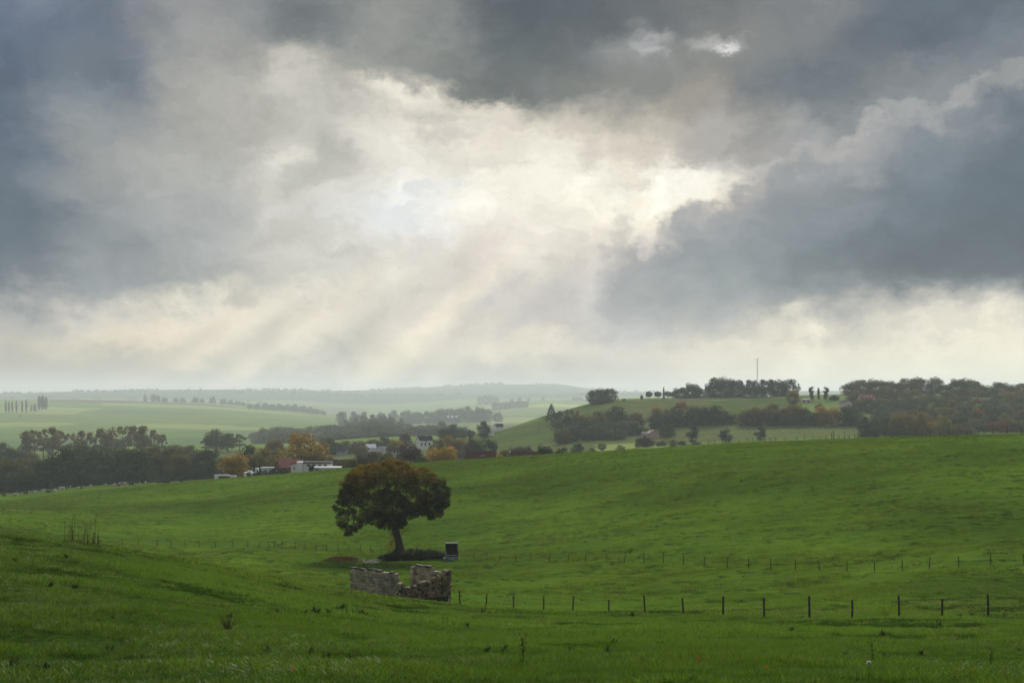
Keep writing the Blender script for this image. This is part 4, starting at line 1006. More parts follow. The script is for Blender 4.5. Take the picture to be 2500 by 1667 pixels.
# ------------------------------------------------------------------ the lone tree in the dip
def lone_tree():
    Y = 236.0; base = at(977, Y); k = Y / F / 3.734
    root = empty('lone_tree', base)
    def P(rx, ry, dy=0.0):            # point of the tree in metres, from its silhouette plan
        px, py = 750 + rx / 3.734, 1080 + ry / 3.734
        return ((px - CX) / F * Y - base.x, dy, (HY - py) / F * Y - base.z)
    rs = np.random.RandomState(11)
    L = [(500,290,95),(600,250,80),(655,225,45),(760,225,62),(830,235,60),(880,275,60),(950,285,72),(1040,305,80),(1120,350,80),(1190,410,80),(1238,480,62),(1215,560,58),(1215,600,36),(1130,500,90),(1030,430,105),(900,420,115),(770,440,105),(620,400,115),(480,400,110),(400,370,75),(372,450,70),(350,515,56),(450,520,88),(560,540,108),(680,560,108),(800,560,108),(900,570,98),(1000,585,70),(1090,600,56),(560,650,66),(650,680,66),(740,700,76),(815,715,62),(880,650,76),(950,630,56),(430,300,60),(700,320,70),(820,330,75),(960,370,80),(560,330,80),(700,480,100),(1060,520,80)]
    S = [(310,620,42),(295,665,34),(350,650,42),(400,625,42),(440,660,42),(350,730,46),(318,752,28),(390,788,40),(430,760,32),(480,722,34),(490,685,38),(395,825,22),(376,832,18),(345,780,32),(1150,640,44),(1150,680,26),(1125,690,20),(1060,640,36),(1010,640,34),(1000,650,24),(850,765,20),(880,735,26),(310,470,26),(296,490,16),(320,540,30),(545,715,24),(600,725,22),(690,755,26),(750,770,26),(560,700,20),(1262,430,34),(1275,500,26),(1240,375,34),(1130,290,34),(940,235,26),(640,200,22),(520,235,34),(430,270,26),(770,185,26),(850,200,28),(700,195,18)]
    lob = []
    for lst, big in ((L, True), (S, False)):
        for (x, y, r) in lst:
            e = 1 - ((x - 785) / 540.0) ** 2 - ((y - 440) / 340.0) ** 2
            dp = 7.2 * math.sqrt(max(e, 0.0)) if big else 1.0
            tn = float(np.clip((420 - y) / 190.0 + (0.2 if x < 650 else 0), 0.04, 1.0)) * (0.8 if big else .6)
            ds = (-dp * .8, dp * .05, dp * .8) if big and dp > 2.5 else (rs.uniform(-1, 1) * dp,)
            for d in ds:
                q = P(x, y, d + rs.normal(0, .3)); lob.append((q[0], q[1], q[2], r * k * (.84 if big else .96), .95, tn))
    # knobs along the outline
    OUT = [(690,182),(780,165),(870,190),(950,220),(1050,235),(1130,275),(1190,315),(1235,350),(1288,425),(1295,490),(1262,560),(1235,620),(1165,688),(1080,655),(1000,660),(940,685),(885,720),None,(640,195),(520,220),(430,260),(370,315),(332,372),(318,440),(292,492),(302,550),(380,588),None,(268,605),(272,680),(300,740),(322,790),(372,835),(415,828),(448,800),(500,742),(512,690),None,(545,702),(600,728),(660,758),(740,776)]
    for a_, c_ in zip(OUT[:-1], OUT[1:]):
        if a_ is None or c_ is None: continue
        n_ = max(1, int(math.hypot(c_[0] - a_[0], c_[1] - a_[1]) / 38))
        for i_ in range(n_):
            if rs.rand() < .25: continue
            t_ = (i_ + rs.rand()) / n_; x = a_[0] + (c_[0] - a_[0]) * t_; y = a_[1] + (c_[1] - a_[1]) * t_
            x += (x - 785) * .015 * rs.normal(); y += (y - 440) * .03 * rs.normal()
            q = P(x, y, rs.normal(0, .8)); lob.append((q[0], q[1], q[2], (14 + 20 * rs.rand()) * k, .95, float(np.clip((400 - y) / 200, .05, .9))))
    # break every lobe into leaf clusters so that the outline is knobbly
    cl = []
    for (x, y, z, r, sq, tn) in lob:
        for i in range(int(7 + r * 6)):
            d = rs.normal(size=3); d /= np.linalg.norm(d); c = r * (0.5 + 0.52 * rs.rand())
            cl.append((x + d[0] * c, y + d[1] * c, z + d[2] * c, 0.26 + 0.42 * rs.rand() * min(1, r), .9, float(np.clip(tn + rs.normal(0, .22), 0, 1))))
    V, Fq, T, U = leaf_cards(rs, cl, 130, 0.24, .6)
    crown = mesh_obj('crown', V, Fq, M_LEAF, root, attr={'tint': T, 'turn': U}); crown.color = (0.014, 0.024, 0.007, .66)
    print('lone tree leaves', len(Fq))
    V, Fc = [], []
    tube(V, Fc, [P(846, 1010), P(846, 975), P(838, 920), P(822, 850), P(806, 790), P(800, 740)], [1.1, .82, .66, .60, .58, .52], 12)
    trunk = mesh_obj('trunk', V, Fc, M_BARK, root, smooth=True)
    for i, (a, c, d) in enumerate([((800,745,0),(700,640,-1),(520,430,-2)),((800,745,0),(770,560,1),(640,300,1.5)),((802,742,0),(820,560,-1),(800,270,-1)),((805,745,0),(900,600,1),(1010,380,2)),((805,750,0),(920,650,-.5),(1160,470,-1.5)),((798,755,0),(660,690,.5),(440,620,0)),((440,620,0),(380,660,0),(350,760,0)),((440,620,0),(440,680,-.4),(400,800,-.3)),((920,650,-.5),(1040,620,-.6),(1130,660,-.4)),((800,750,0),(760,640,4),(600,470,5)),((800,750,0),(870,620,4),(950,430,5)),((800,750,0),(760,640,-4),(700,450,-5)),((820,740,0),(900,620,-4),(980,470,-5))]):
        V, Fc = [], []; thin = i in (6, 7, 8)
        tube(V, Fc, [P(*a), P((a[0] + c[0]) / 2, (a[1] + c[1]) / 2 - 6, (a[2] + c[2]) / 2), P(*c), P(*d)], [.14 if thin else .30, .11 if thin else .24, .09 if thin else .17, .04], 7)
        mesh_obj('limb', V, Fc, M_BARK, root, smooth=True)
    # leafy suckers on the trunk
    iv = []
    for (x, y, r) in [(775,830,16),(785,880,18),(770,900,22),(800,930,18),(765,945,24),(790,850,14),(880,800,14),(905,790,16),(925,780,10),(870,820,12),(785,810,14),(760,920,20),(880,760,20)]:
        q = P(x, y, rs.uniform(-.5, .3)); iv.append((q[0], q[1], q[2], r * k * 1.3, 1, .8))
    V, Fq, T, U = leaf_cards(rs, iv, 420, 0.16, .9)
    o = mesh_obj('sucker_leaves', V, Fq, M_LEAF, root, attr={'tint': T, 'turn': U}); o.color = (0.05, 0.05, 0.012, .55)
    tag(root, 'big lone broad-crowned tree turning brown, standing in the dip behind the ruin', 'tree')
    # bramble bank at its foot
    lob = []
    for i in range(190):
        t = rs.rand(); px = 926 + t * 166; top = .75 + .9 * math.sin(math.pi * min(1, max(0, t * 1.15 - .05))) * (.6 + .6 * rs.rand())
        g = at(px, Y - 3.5 + 3.5 * rs.rand() - 2.5 * (1 - t)); z = rs.rand() ** 1.2 * top
        lob.append((g.x, g.y, g.z + z, .42 + .35 * rs.rand(), .8, .3 * rs.rand()))
    b0 = at(1010, Y - 3)
    lob = [(x - b0.x, y - b0.y, z - b0.z, r, s, t) for x, y, z, r, s, t in lob]
    V, Fq, T, U = leaf_cards(rs, lob, 260, .17, .8)
    r2 = empty('bramble_thicket', b0)
    o = mesh_obj('foliage', V, Fq, M_LEAF, r2, attr={'tint': T, 'turn': U}); o.color = (0.010, 0.015, 0.006, .25)
    V, Fc = [], []
    for i in range(40):
        g = at(930 + rs.rand() * 160, Y - 1 - 3 * rs.rand()); a = g - b0
        tube(V, Fc, [a, a + Vector((rs.normal(0, .2), 0, 1.0)), a + Vector((rs.normal(0, .5), rs.normal(0, .3), 1.6 + .8 * rs.rand()))], [.03, .02, .006], 4)
    mesh_obj('stems', V, Fc, M_BARK, r2)
    tag(r2, 'dark bramble thicket spreading right of the lone tree trunk', 'thicket')
lone_tree()

# ------------------------------------------------------------------ the ruin
def mat_stone(name, c, dark, lich):
    m, b, out = new_mat(name); p = pos(b); oi = b.n('ShaderNodeObjectInfo').outputs['Random']
    n1, _ = b.noise(p, 1.1, 5, 0.65); n2, _ = b.noise(p, 7.0, 5, 0.7); n3, _ = b.noise(p, 18.0, 3, .6)
    col = b.mix(oi, tuple(v * .72 for v in c), tuple(v * 1.25 for v in c))
    col = b.mix(b.rng(n1, .42, .68, 0, .85), col, dark)
    col = b.mix(b.rng(n2, .52, .72, 0, .7), col, tuple(v * .6 for v in dark))
    col = b.mix(b.rng(n3, .62, .75, 0, .6), col, lich)
    principled(b, out, col, .95, .1, bump(b, n2, .04, .8)); return m
M_STONE = mat_stone('marl_blocks', (0.29, 0.255, 0.185), (0.105, 0.095, 0.075), (0.36, 0.33, 0.25))
M_CAP = mat_stone('mossy_coping', (0.035, 0.032, 0.022), (0.018, 0.018, 0.012), (0.14, 0.13, 0.06))
M_RUB = mat_stone('rubble_stone', (0.17, 0.135, 0.085), (0.026, 0.024, 0.019), (0.36, 0.27, 0.11))
M_CORE = plain('dark_mortar', (0.030, 0.027, 0.022), .98, .05, .4, 4)
def stone_mesh(rs, kind):
    """a unit block with knocked corners: 8 to 20 corners, sides uneven"""
    bm = bmesh.new(); bmesh.ops.create_cube(bm, size=1.0)
    if kind == 'block':
        bmesh.ops.bevel(bm, geom=bm.edges[:], offset=0.035, segments=1, affect='EDGES', clamp_overlap=True)
        j = .018
    else:
        bmesh.ops.bevel(bm, geom=bm.verts[:], offset=0.30, affect='VERTICES'); j = .085
    for v in bm.verts: v.co += Vector(rs.normal(0, j, 3))
    me = bpy.data.meshes.new('stone'); bm.to_mesh(me); bm.free(); return me
def ruin():
    rs = np.random.RandomState(8)
    K = Vector(((978 - CX) / F * 137, 137.0, 0)); dA = Vector((-.756, .654, 0)); dB = Vector((.654, .756, 0))
    zt = -17.2; root = empty('ruined_stone_wall', (K.x, K.y, H(K.x, K.y)))
    ro = root.location.copy()
    blk = [stone_mesh(rs, 'block') for _ in range(8)]; rub = [stone_mesh(rs, 'rubble') for _ in range(10)]
    caps = []
    for m in blk[:4]: c = m.copy(); c.materials.append(M_CAP); caps.append(c)
    for m in blk: m.materials.append(M_STONE)
    for m in rub: m.materials.append(M_RUB)
    def place(me, nm, P0, d, s, depth, zc, l, t, h, tilt=0.0):
        o = bpy.data.objects.new(nm, me); COL.objects.link(o); o.parent = root
        nrm = Vector((-d.y, d.x, 0)); p = P0 + d * s + nrm * depth
        o.location = Vector((p.x, p.y, zc)) - ro
        o.rotation_euler = (rs.normal(0, tilt), rs.normal(0, tilt), math.atan2(d.y, d.x) + rs.normal(0, tilt)); o.scale = (l, t, h)
    def wall(P0, d, length, ztop, course, blen, thick, side, mesh, nm, skip=None, cap=False):
        """courses from the coping down to below the turf"""
        zb = min(H(P0.x, P0.y), H((P0 + d * length).x, (P0 + d * length).y)) - .35
        n = int((ztop(0.5) - zb) / course) + 2
        for c in range(n):
            s = 0.0; first = c % 2
            while s < length - .05:
                l = blen * (0.82 + .36 * rs.rand()) * (.55 if first else 1); first = 0; a, e = max(s, 0), min(s + l, length); s += l
                if length - e < .2: e = length; s = length
                if e - a < .12: continue
                mid = (a + e) / 2; top = ztop(mid / length); zc = top - course * (c + .5)
                g = P0 + d * mid
                if zc < H(g.x, g.y) - .8: continue
                if skip and skip(mid / length, c): continue
                place(mesh[rs.randint(len(mesh))], nm, P0, d, mid, side + rs.normal(0, .012), zc + rs.normal(0, .006), (e - a) * .955, thick * (1 + .03 * rs.normal()), course * .93, .008)
        if cap:
            s = 0
            s = .45
            while s < length - .25:
                l = .4 + .4 * rs.rand(); e = min(s + l, length)
                if rs.rand() < .14: s = e; continue
                place(caps[rs.randint(4)], 'coping_stone', P0, d, (s + e) / 2, side, ztop(.5) + .04 + rs.normal(0, .03), (e - s), thick * (1 + .2 * rs.rand()), .12 + .07 * rs.rand(), .05); s = e
    # A: dressed long wall, B: broken end with its rubble core bare, C: rear wall seen from inside
    nA = 7.2
    wall(K, dA, nA, lambda t: zt + (.0 if t > .04 else -.25), .31, .62, .40, -0.2, blk, 'stone_block', lambda t, c: (t > .985 and c < 3) or (t > .95 and c < 1) or (t < .07 and c < 2 and rs.rand() < .7), cap=True)
    C0 = K + dB * 6.7
    wall(C0, dA, 4.9, lambda t: zt - .15 - (0.45 if t < .18 else 0) - (.35 if .18 <= t < .42 else 0), .31, .60, .40, -0.2, blk, 'stone_block', lambda t, c: c < 2 and t < .5 and rs.rand() < .45, cap=False)
    for s in (2.75, 3.3, 3.85, 4.4): place(caps[rs.randint(4)], 'coping_stone', C0, dA, s, -.2, zt - .09 + rs.normal(0, .03), .54, .46, .15, .06)
    for c in range(9): place(blk[rs.randint(8)], 'stone_block', C0 + dA * 4.95, Vector((dB.x, dB.y, 0)) * -1, .0, 0, zt - .42 - c * .31, .5, .5, .29, .02)
    def topB(t):
        return zt - (.75 + .55 * t / .12 if t < .12 else (1.25 if t < .42 else (1.25 - (t - .42) * 1.3 if t < .82 else .75 - (t - .82) * 3.0)))
    for c in range(9):
        s = rs.rand() * .2
        while s < 6.7:
            l = .26 + .32 * rs.rand(); mid = s + l / 2; s += l * .96
            if mid > 6.75: break
            z = zt - .35 - c * .285 + rs.normal(0, .03)
            g = K + dB * mid
            if z > topB(mid / 6.7) + .02 or z < H(g.x, g.y) - .25: continue
            place(rub[rs.randint(10)], 'rubble_stone', K, dB, mid, .12 + rs.normal(0, .085), z, l * 1.0, .42, .30, .16)
    for i, (z, r) in enumerate(((-.75, .38), (-1.25, .42), (-1.85, .46), (-2.35, .40), (-.45, .30))):
        place(rub[i], 'rubble_stone', K, dB, 6.78, .1, zt + z, r, .5, r * .95, .15)
    # the dark mortar filling between the stones
    V, Fc = [], []
    def core(P0, d, length, side, half, tf, inset=.05):
        n = 24; nrm = Vector((-d.y, d.x, 0))
        for i in range(n):
            a, e = inset + (length - 2 * inset) * i / n, inset + (length - 2 * inset) * (i + 1) / n
            t = (a + e) / 2 / length; k = len(V); zz = tf(t) - .12
            for s in (a, e):
                for q in (side - half, side + half):
                    p = P0 + d * s + nrm * q; zb = H(p.x, p.y) - .5
                    V.append((p.x - ro.x, p.y - ro.y, zb - ro.z)); V.append((p.x - ro.x, p.y - ro.y, max(zz, zb + .1) - ro.z))
            Fc.extend([(k, k + 4, k + 5, k + 1), (k + 2, k + 3, k + 7, k + 6), (k + 1, k + 5, k + 7, k + 3), (k, k + 1, k + 3, k + 2), (k + 4, k + 6, k + 7, k + 5)])
    core(K, dA, nA, -.2, .17, lambda t: zt - .05 if .08 < t < .95 else zt - 1.0, .06); core(C0, dA, 4.9, -.2, .17, lambda t: zt - (.25 if t > .5 else .75) - (.45 if t < .18 else 0) - (.35 if .18 <= t < .42 else 0)); core(K, dB, 6.7, .14, .14, lambda t: topB(t) - .1)
    mesh_obj('mortar_core', V, Fc, M_CORE, root)
    tag(root, 'roofless ruin of pale stone block walls with one collapsed rubble end', 'ruin')
ruin()

# ------------------------------------------------------------------ fences
def post_mesh(rs, w, h):
    V, Fc = [], []
    tube(V, Fc, [(0, 0, -.45), (rs.normal(0, .006), rs.normal(0, .006), h * .5), (rs.normal(0, .01), 0, h - .015), (0, 0, h)], [w, w * .97, w * .95, w * .72], 7)
    o = mesh_obj('post', V, Fc, M_POST, link=False); return o.data
def fence(pts, label, h=1.25, w=.06, heights=None, wires=(.35, .75, 1.12), seed=1, braces=()):
    """pts: (bearing column, distance) of every post"""
    rs = np.random.RandomState(seed); P = [at(px, Y) for px, Y in pts]
    root = empty('wire_fence', P[0]); ms = [post_mesh(rs, w, h) for _ in range(4)]
    for i, p in enumerate(P):
        o = bpy.data.objects.new('post', ms[i % 4]); COL.objects.link(o); o.parent = root; o.location = p - P[0]
        o.rotation_euler = (rs.normal(0, .04), rs.normal(0, .065), rs.rand() * 6); f = (heights[i] if heights else 1.0) * (1 + rs.normal(0, .07)); o.scale = (max(1, f ** .7), max(1, f ** .7), f)
    for wz in wires:
        V, Fc = [], []; path = []
        for i, p in enumerate(P):
            path.append(p - P[0] + Vector((0, -w, wz)))
            if i + 1 < len(P): path.append((p + P[i + 1]) / 2 - P[0] + Vector((0, -w, wz - .03)))
        tube(V, Fc, path, [.0022] * len(path), 4); mesh_obj('wire', V, Fc, M_WIRE, root)
    for (i, dx) in braces:
        V, Fc = [], []; a = P[i] - P[0]; q = at(pts[i][0] + dx, pts[i][1]) - P[0]
        tube(V, Fc, [a + Vector((0, 0, h * .85)), q], [.06, .06], 6); mesh_obj('brace', V, Fc, M_POST, root)
    return tag(root, label, 'fence')
def build_fences():
    fence([(1123,129),(1186,133),(1254,135),(1327,134),(1398,130),(1487,123),(1575,112),(1668,104),(1765,98),(1866,96),(1976,94),(2080,92),(2195,90),(2300,89),(2413,88),(2530,87),(2650,86)],
          'wire fence of dark round posts running right from the ruin, nearest of all fences', 1.4, .07, seed=2)
    fence([(1075,242),(1118,236),(1157,230),(1189,227),(1220,224),(1258,221),(1296,218),(1341,212),(1387,209),(1430,206),(1480,203),(1524,200),(1573,197),(1620,194),(1669,190),(1720,186),(1775,182),(1827,179),(1882,176),(1941,173),(2001,171),(2068,169),(2135,167),(2203,166),(2269,165),(2341,164),(2418,164),(2500,163),(2590,162)],
          'thin wire fence across the middle of the pasture, right of the lone tree', 1.25, .06, seed=3)
    fence([(298,252),(338,254),(384,255),(417,256),(452,257),(486,257),(526,257),(568,257),(605,257),(633,257),(656,257),(670,257),(687,257),(720,256),(746,255),(772,254),(798,253),(825,252),(852,251),(879,250),(905,249),(932,248),(985,247),(1017,246),(1052,245)],
          'thin wire fence passing behind the lone tree to the left', 1.25, .06, seed=4)
    rs = np.random.RandomState(6); pts, hs = [], []
    for x, f in [(1730,1),(1745,.9),(1765,.9),(1780,1),(1806,.9),(1826,.9),(1838,.8),(1868,.9),(1880,.9),(1894,1.1),(1917,.9),(1945,1),(1963,1),(1985,.9),(2000,1.1),(2016,1),(2031,1.8),(2036,1.7),(2049,1),(2062,1.1),(2074,.9),(2087,1.4),(2115,1),(2137,1.1),(2160,1.1),(2174,.8),(2212,1.2),(2238,1.5),(2251,.9),(2262,1.1),(2271,1),(2294,1.1),(2317,1.2),(2328,1),(2361,1.3),(2389,1),(2403,1.2),(2424,1.7),(2458,1.7),(2494,1.4),(2530,1.3)]:
        yy_ = np.arange(335, 440, 1.0); rw_ = HY - height((x - CX) / F * yy_, yy_) / yy_ * F; pts.append((x, float(yy_[int(np.argmin(rw_))]) - 1.5)); hs.append(f)      # right on the skyline
    fence(pts, 'uneven old post fence along the skyline of the pasture at right', 1.3, .07, hs, seed=7, braces=((21, 10),))
    fence([(8,302),(42,318),(78,335),(112,352),(145,370),(176,388),(213,408),(245,425),(278,440),(308,452),(340,462),(368,470),(396,477),(426,483)],
          'wire fence between the cow field and the near pasture at left', 1.2, .055, [1.6] + [1.0] * 13, seed=8)
build_fences()

# ------------------------------------------------------------------ shelter on the old trailer
def field_hut():
    p = at(1102, 231); r = empty('field_hut', p, R(8))
    part('plinth', r, M_BLUEP, (-1.0, 1.0, -.8, .8, -.25, .62)); part('bumper', r, M_BLUEP, (-1.25, -1.0, -.6, .6, .1, .4))
    part('back_wall', r, M_DARKW, (-.92, .92, .68, .76, .62, 2.72)); part('side_wall', r, M_DARKW, (-.93, -.85, -.7, .68, .62, 2.7)); part('side_wall', r, M_DARKW, (.85, .93, -.7, .68, .62, 2.7))
    for i in range(5): part('board', r, M_DARKW if i != 1 else M_GREY, (-.85, .85, -.72 - .006 * (i % 2), -.68, .66 + i * .15, .78 + i * .15 + .01))
    part('post', r, M_BLUEP, (-.97, -.86, -.79, -.71, .62, 1.5)); part('post', r, M_DARKW, (.86, .97, -.79, -.71, .62, 2.7))
    part('roof', r, M_SLATE, (-1.06, 1.06, -.95, .9, 2.72, 2.84)); part('roof_edge', r, M_SLATE, (-1.07, .1, -.97, -.952, 2.74, 2.83))
    for sx in (-.8, .8):
        V, Fc = [], []; tube(V, Fc, [(sx - .08, -.84, .16), (sx + .08, -.84, .16)], [.3, .3], 12); mesh_obj('wheel', V, Fc, M_DARKW, r)
    tag(r, 'dark flat-roofed wooden hut on a pale blue trailer base right of the lone tree', 'hut')
field_hut()

def litter_and_log():
    rs = np.random.RandomState(31); c = at(838, 229); V, Fc = [], []
    n, m = 30, 9                                   # a low mound of soil and old leaves
    ring = []
    for j in range(m):
        f = 1 - j / (m - 1)
        for i in range(n):
            a = 6.283 * i / n; rx, ry = 3.3 * f * (1 + .12 * math.sin(3 * a + 1) + .05 * rs.normal()), 3.4 * f * (1 + .1 * math.sin(2 * a))
            x, y = c.x + rx * math.cos(a), c.y + ry * math.sin(a); V.append((x - c.x, y - c.y, H(x, y) - c.z + .02 + .55 * (1 - f * f) + rs.normal(0, .03)))
    for j in range(m - 1):
        for i in range(n): Fc.append((j * n + i, j * n + (i + 1) % n, (j + 1) * n + (i + 1) % n, (j + 1) * n + i))
    r = empty('leaf_heap', c); mesh_obj('mound', V, Fc, plain('dead_leaf_soil', (0.045, 0.027, 0.017), .98, .05, .5, 5, (0.085, 0.048, 0.025), .08), r, smooth=True)
    V = []; k = 0; F2 = []
    for i in range(900):
        a = rs.rand() * 6.28; f = math.sqrt(rs.rand()); x, y = c.x + 3.2 * f * math.cos(a), c.y + 3.3 * f * math.sin(a); z = H(x, y) - c.z + .06 + .55 * (1 - f * f)
        d = rs.normal(size=3) * .09; e = rs.normal(size=3) * .09; o = np.array([x - c.x, y - c.y, z])
        V += [o - d, o - e, o + d, o + e]; F2.append((k, k + 1, k + 2, k + 3)); k += 4
    o = mesh_obj('dead_leaves', V, F2, plain('dead_leaves', (0.12, 0.05, 0.02), .9, .1, .5, 2, (0.20, 0.09, 0.03)), r); o['kind'] = 'stuff'
    tag(r, 'low heap of brown soil and dead leaves left of the lone tree', 'heap')
    p0 = at(886, 224); r = empty('fallen_branch', p0); V, Fc = [], []
    def q(px, Y, dz): g = at(px, Y); return (g.x - p0.x, g.y - p0.y, g.z - p0.z + dz)
    tube(V, Fc, [q(887, 224, .30), q(893, 224, .12), q(899, 224.2, .28), q(906, 224.5, .46), q(915, 225, .48), q(924, 225.5, .40), q(932, 226, .25)], [.10, .12, .14, .13, .12, .10, .05], 8)
    tube(V, Fc, [q(885, 224, .42), q(889, 224, .22), q(893, 224, .12)], [.05, .08, .1], 7); tube(V, Fc, [q(893, 224, .15), q(897, 223.7, .02)], [.1, .07], 6)
    mesh_obj('bleached_wood', V, Fc, plain('bleached_wood', (0.36, 0.34, 0.27), .9, .1, .2, 3), r, smooth=True)
    V, Fc = [], []; tube(V, Fc, [q(899, 224.4, .0), q(908, 224.6, .14), q(918, 225, .14), q(926, 225.6, .02)], [.10, .22, .22, .06], 7)
    mesh_obj('bark_underside', V, Fc, M_CREAM, r, smooth=True)
    tag(r, 'bleached fallen branch lying between the leaf heap and the ruin', 'branch')
litter_and_log()
# ------------------------------------------------------------------ buildings
def zrow(row, Y): return (HY - row) / F * Y
def xcol(px, Y): return (px - CX) / F * Y
def windows(parent, mat_f, lst, y):
    """each window: (x0, x1, z0, z1) on the wall plane y"""
    for (a, c, z0, z1) in lst:
        f = part('window', parent, mat_f, (a - .08, c + .08, y - .06, y + .02, z0 - .08, z1 + .08)); part('pane', f, M_GLASS, (a, c, y - .075, y - .062, z0, z1))
def gable_house(name, px, Y, w, d, wall_h, roof_h, rz, mw, mr, label, zb=None, wins=(), chim=None, over=.35):
    p = at(px, Y)
    if zb is not None: p.z = zb
    r = empty(name, p, rz)
    prism('wall', r, mw, [(-d / 2, -1.5), (d / 2, -1.5), (d / 2, wall_h), (0, wall_h + roof_h - .05), (-d / 2, wall_h)], -w / 2, w / 2)
    t = .18; sl = roof_h / (d / 2); o = over
    for sgn, nm in ((-1, 'roof'), (1, 'roof')):
        prism(nm, r, mr, [(0, wall_h + roof_h + t), (sgn * (d / 2 + o), wall_h - sl * o + t), (sgn * (d / 2 + o), wall_h - sl * o + .01), (0, wall_h + roof_h + .01)], -w / 2 - o, w / 2 + o)
    windows(r, M_WHITE, wins, -d / 2)
    if chim:
        c = part('chimney', r, chim[3] if len(chim) > 3 else M_BRICK, (chim[0] - .35, chim[0] + .35, chim[1] - .35, chim[1] + .35, wall_h, wall_h + roof_h + chim[2])); part('chimney_pot', c, M_GREY, (chim[0] - .2, chim[0] + .2, chim[1] - .2, chim[1] + .2, wall_h + roof_h + chim[2] + .002, wall_h + roof_h + chim[2] + .3))
    return tag(r, label, 'house')
def build_houses():
    k = 1 / 7.35; s = 520 / F
    def X(rx): return xcol(540 + rx * k, 520)
    def Z(ry): return zrow(1090 + ry * k, 520)
    # pink roofed house
    gx, gz = X(1190), Z(560)
    r = gable_house('pink_roof_house', 540 + 1230 * k, 524, 8.6, 7.4, Z(372) - Z(560), Z(243) - Z(372), R(24), M_BRICK, M_TILE, 'brick house with pale pink tiled roof beyond the crest', zb=Z(560), wins=((-3.4, -2.2, 2.6, 3.6), (.6, 1.8, 2.6, 3.6)), chim=(-1.6, .4, .5))
    g = part('gable_window', r, M_WHITE, (-4.36, -4.31, -2.3, 1.6, 1.6, 3.2)); part('pane', g, M_GLASS, (-4.375, -4.362, -2.1, 1.4, 1.8, 3.0))
    # white modern house with flat-roofed wings
    o = Vector((X(1440), 516, Z(560))); r = empty('white_flat_roof_house', o)
    def q(a, b_): return X(a) - o.x, X(b_) - o.x
    def zz(a): return Z(a) - o.z
    part('tower', r, M_WHITE, (*q(1388, 1492), -1.2, 3.0, -1, zz(262)))
    w = prism('front_wall', r, M_WHITE, [(q(1288, 1388)[0], -1), (q(1288, 1388)[1] - .003, -1), (q(1288, 1388)[1] - .003, zz(275)), (q(1288, 1388)[0], zz(316))], -.6, 3.0, 'y')
    f = part('window', w, M_SLATE, (*q(1332, 1352), -.66, -.55, zz(405), zz(355))); part('pane', f, M_GLASS, (*q(1335, 1349), -.68, -.662, zz(402), zz(358)))
    prism('porch_roof', r, M_SLATE, [(q(1265, 1388)[0], zz(318)), (q(1265, 1386)[1], zz(276)), (q(1265, 1386)[1], zz(262)), (q(1265, 1388)[0], zz(306))], -1.0, 3.2, 'y')
    part('wing_wall', r, M_WHITE, (*q(1494, 1985), .6, 6, -1, zz(292))); part('flat_roof', r, M_SLATE, (*q(1494, 2000), .2, 6.2, zz(290), zz(266)))
    for a in (1560, 1660, 1760, 1860): f = part('window', r, M_SLATE, (*q(a, a + 60), .55, .62, zz(345), zz(310))); part('pane', f, M_GLASS, (*q(a + 4, a + 56), .53, .548, zz(342), zz(313)))
    tag(r, 'white flat-roofed modern house right of the pink roof', 'house')
    o = Vector((X(1975), 508, Z(560))); r = empty('low_outbuilding', o)
    part('wall', r, M_WHITE, (*q(1762, 2190), -.5, 4, -1, zz(366))); part('roof', r, M_METAL, (*q(1738, 2215), -.9, 4.4, zz(364), zz(334))); part('door', r, M_GREY, (*q(1820, 1870), -.56, -.45, -1, zz(380)))
    tag(r, 'long low outbuilding with shiny pale roof at the crest', 'outbuilding')
    # pavilion and garden walls on the left
    o = Vector((X(230), 500, Z(650))); r = empty('white_pavilion', o)
    part('pillar', r, M_WHITE, (*q(92, 150), -.8, .4, -1, zz(448))); part('beam', r, M_WHITE, (*q(150, 340), -.7, .3, zz(470), zz(446))); part('pillar', r, M_WHITE, (*q(368, 388), -.7, .2, -1, zz(462))); part('pillar', r, M_WHITE, (*q(415, 455), -.7, .2, -1, zz(462))); part('lintel', r, M_WHITE, (*q(340, 468), -.75, .25, zz(478), zz(460)))
    part('back_wall', r, M_SLATE, (*q(152, 366), .9, 1.1, -1, zz(468))); f = part('window', r, M_GREY, (*q(185, 315), .7, .88, zz(572), zz(515))); part('pane', f, M_GLASS, (*q(195, 305), .68, .698, zz(568), zz(520)))
    tag(r, 'white open pavilion with thick pillars at the left end of the houses', 'pavilion')
    o = Vector((X(1100), 497, Z(600))); r = empty('garden_wall', o)
    part('wall', r, M_WHITE, (*q(800, 1180), -.1, .1, -1, zz(462))); part('wall', r, M_WHITE, (*q(1183, 1500), -.08, .12, -1, zz(432))); part('gate', r, M_SLATE, (*q(870, 900), -.13, -.11, -1, zz(470)))
    tag(r, 'low white garden wall along the crest below the pink roof', 'wall')
    o = Vector((X(850), 523, Z(600))); r = empty('blue_roof_garage', o)
    part('wall', r, M_WHITE, (*q(690, 990), 0, 4, -1, zz(404))); part('roof', r, plain('blue_grey_roof', (0.12, 0.17, 0.20), .8, .2), (*q(670, 1005), -.4, 4.4, zz(403), zz(384))); part('door', r, M_GREY, (*q(730, 800), -.05, -.003, -1, zz(430)))
    tag(r, 'low white garage with flat blue-grey roof left of the pink roof', 'garage')
    o = Vector((X(570), 512, Z(600))); r = empty('white_terrace', o)
    part('parapet', r, M_WHITE, (*q(480, 680), 0, 3, -1, zz(442))); part('dome', r, M_WHITE, (*q(540, 610), .4, 2, zz(440), zz(415))); part('flagpole', r, M_WHITE, (*q(617, 623), .8, .86, zz(440), zz(350))); part('block', r, M_WHITE, (*q(680, 732), .2, 1.8, zz(436), zz(366)))
    tag(r, 'white terrace parapet with thin pole between pavilion and garage', 'terrace')
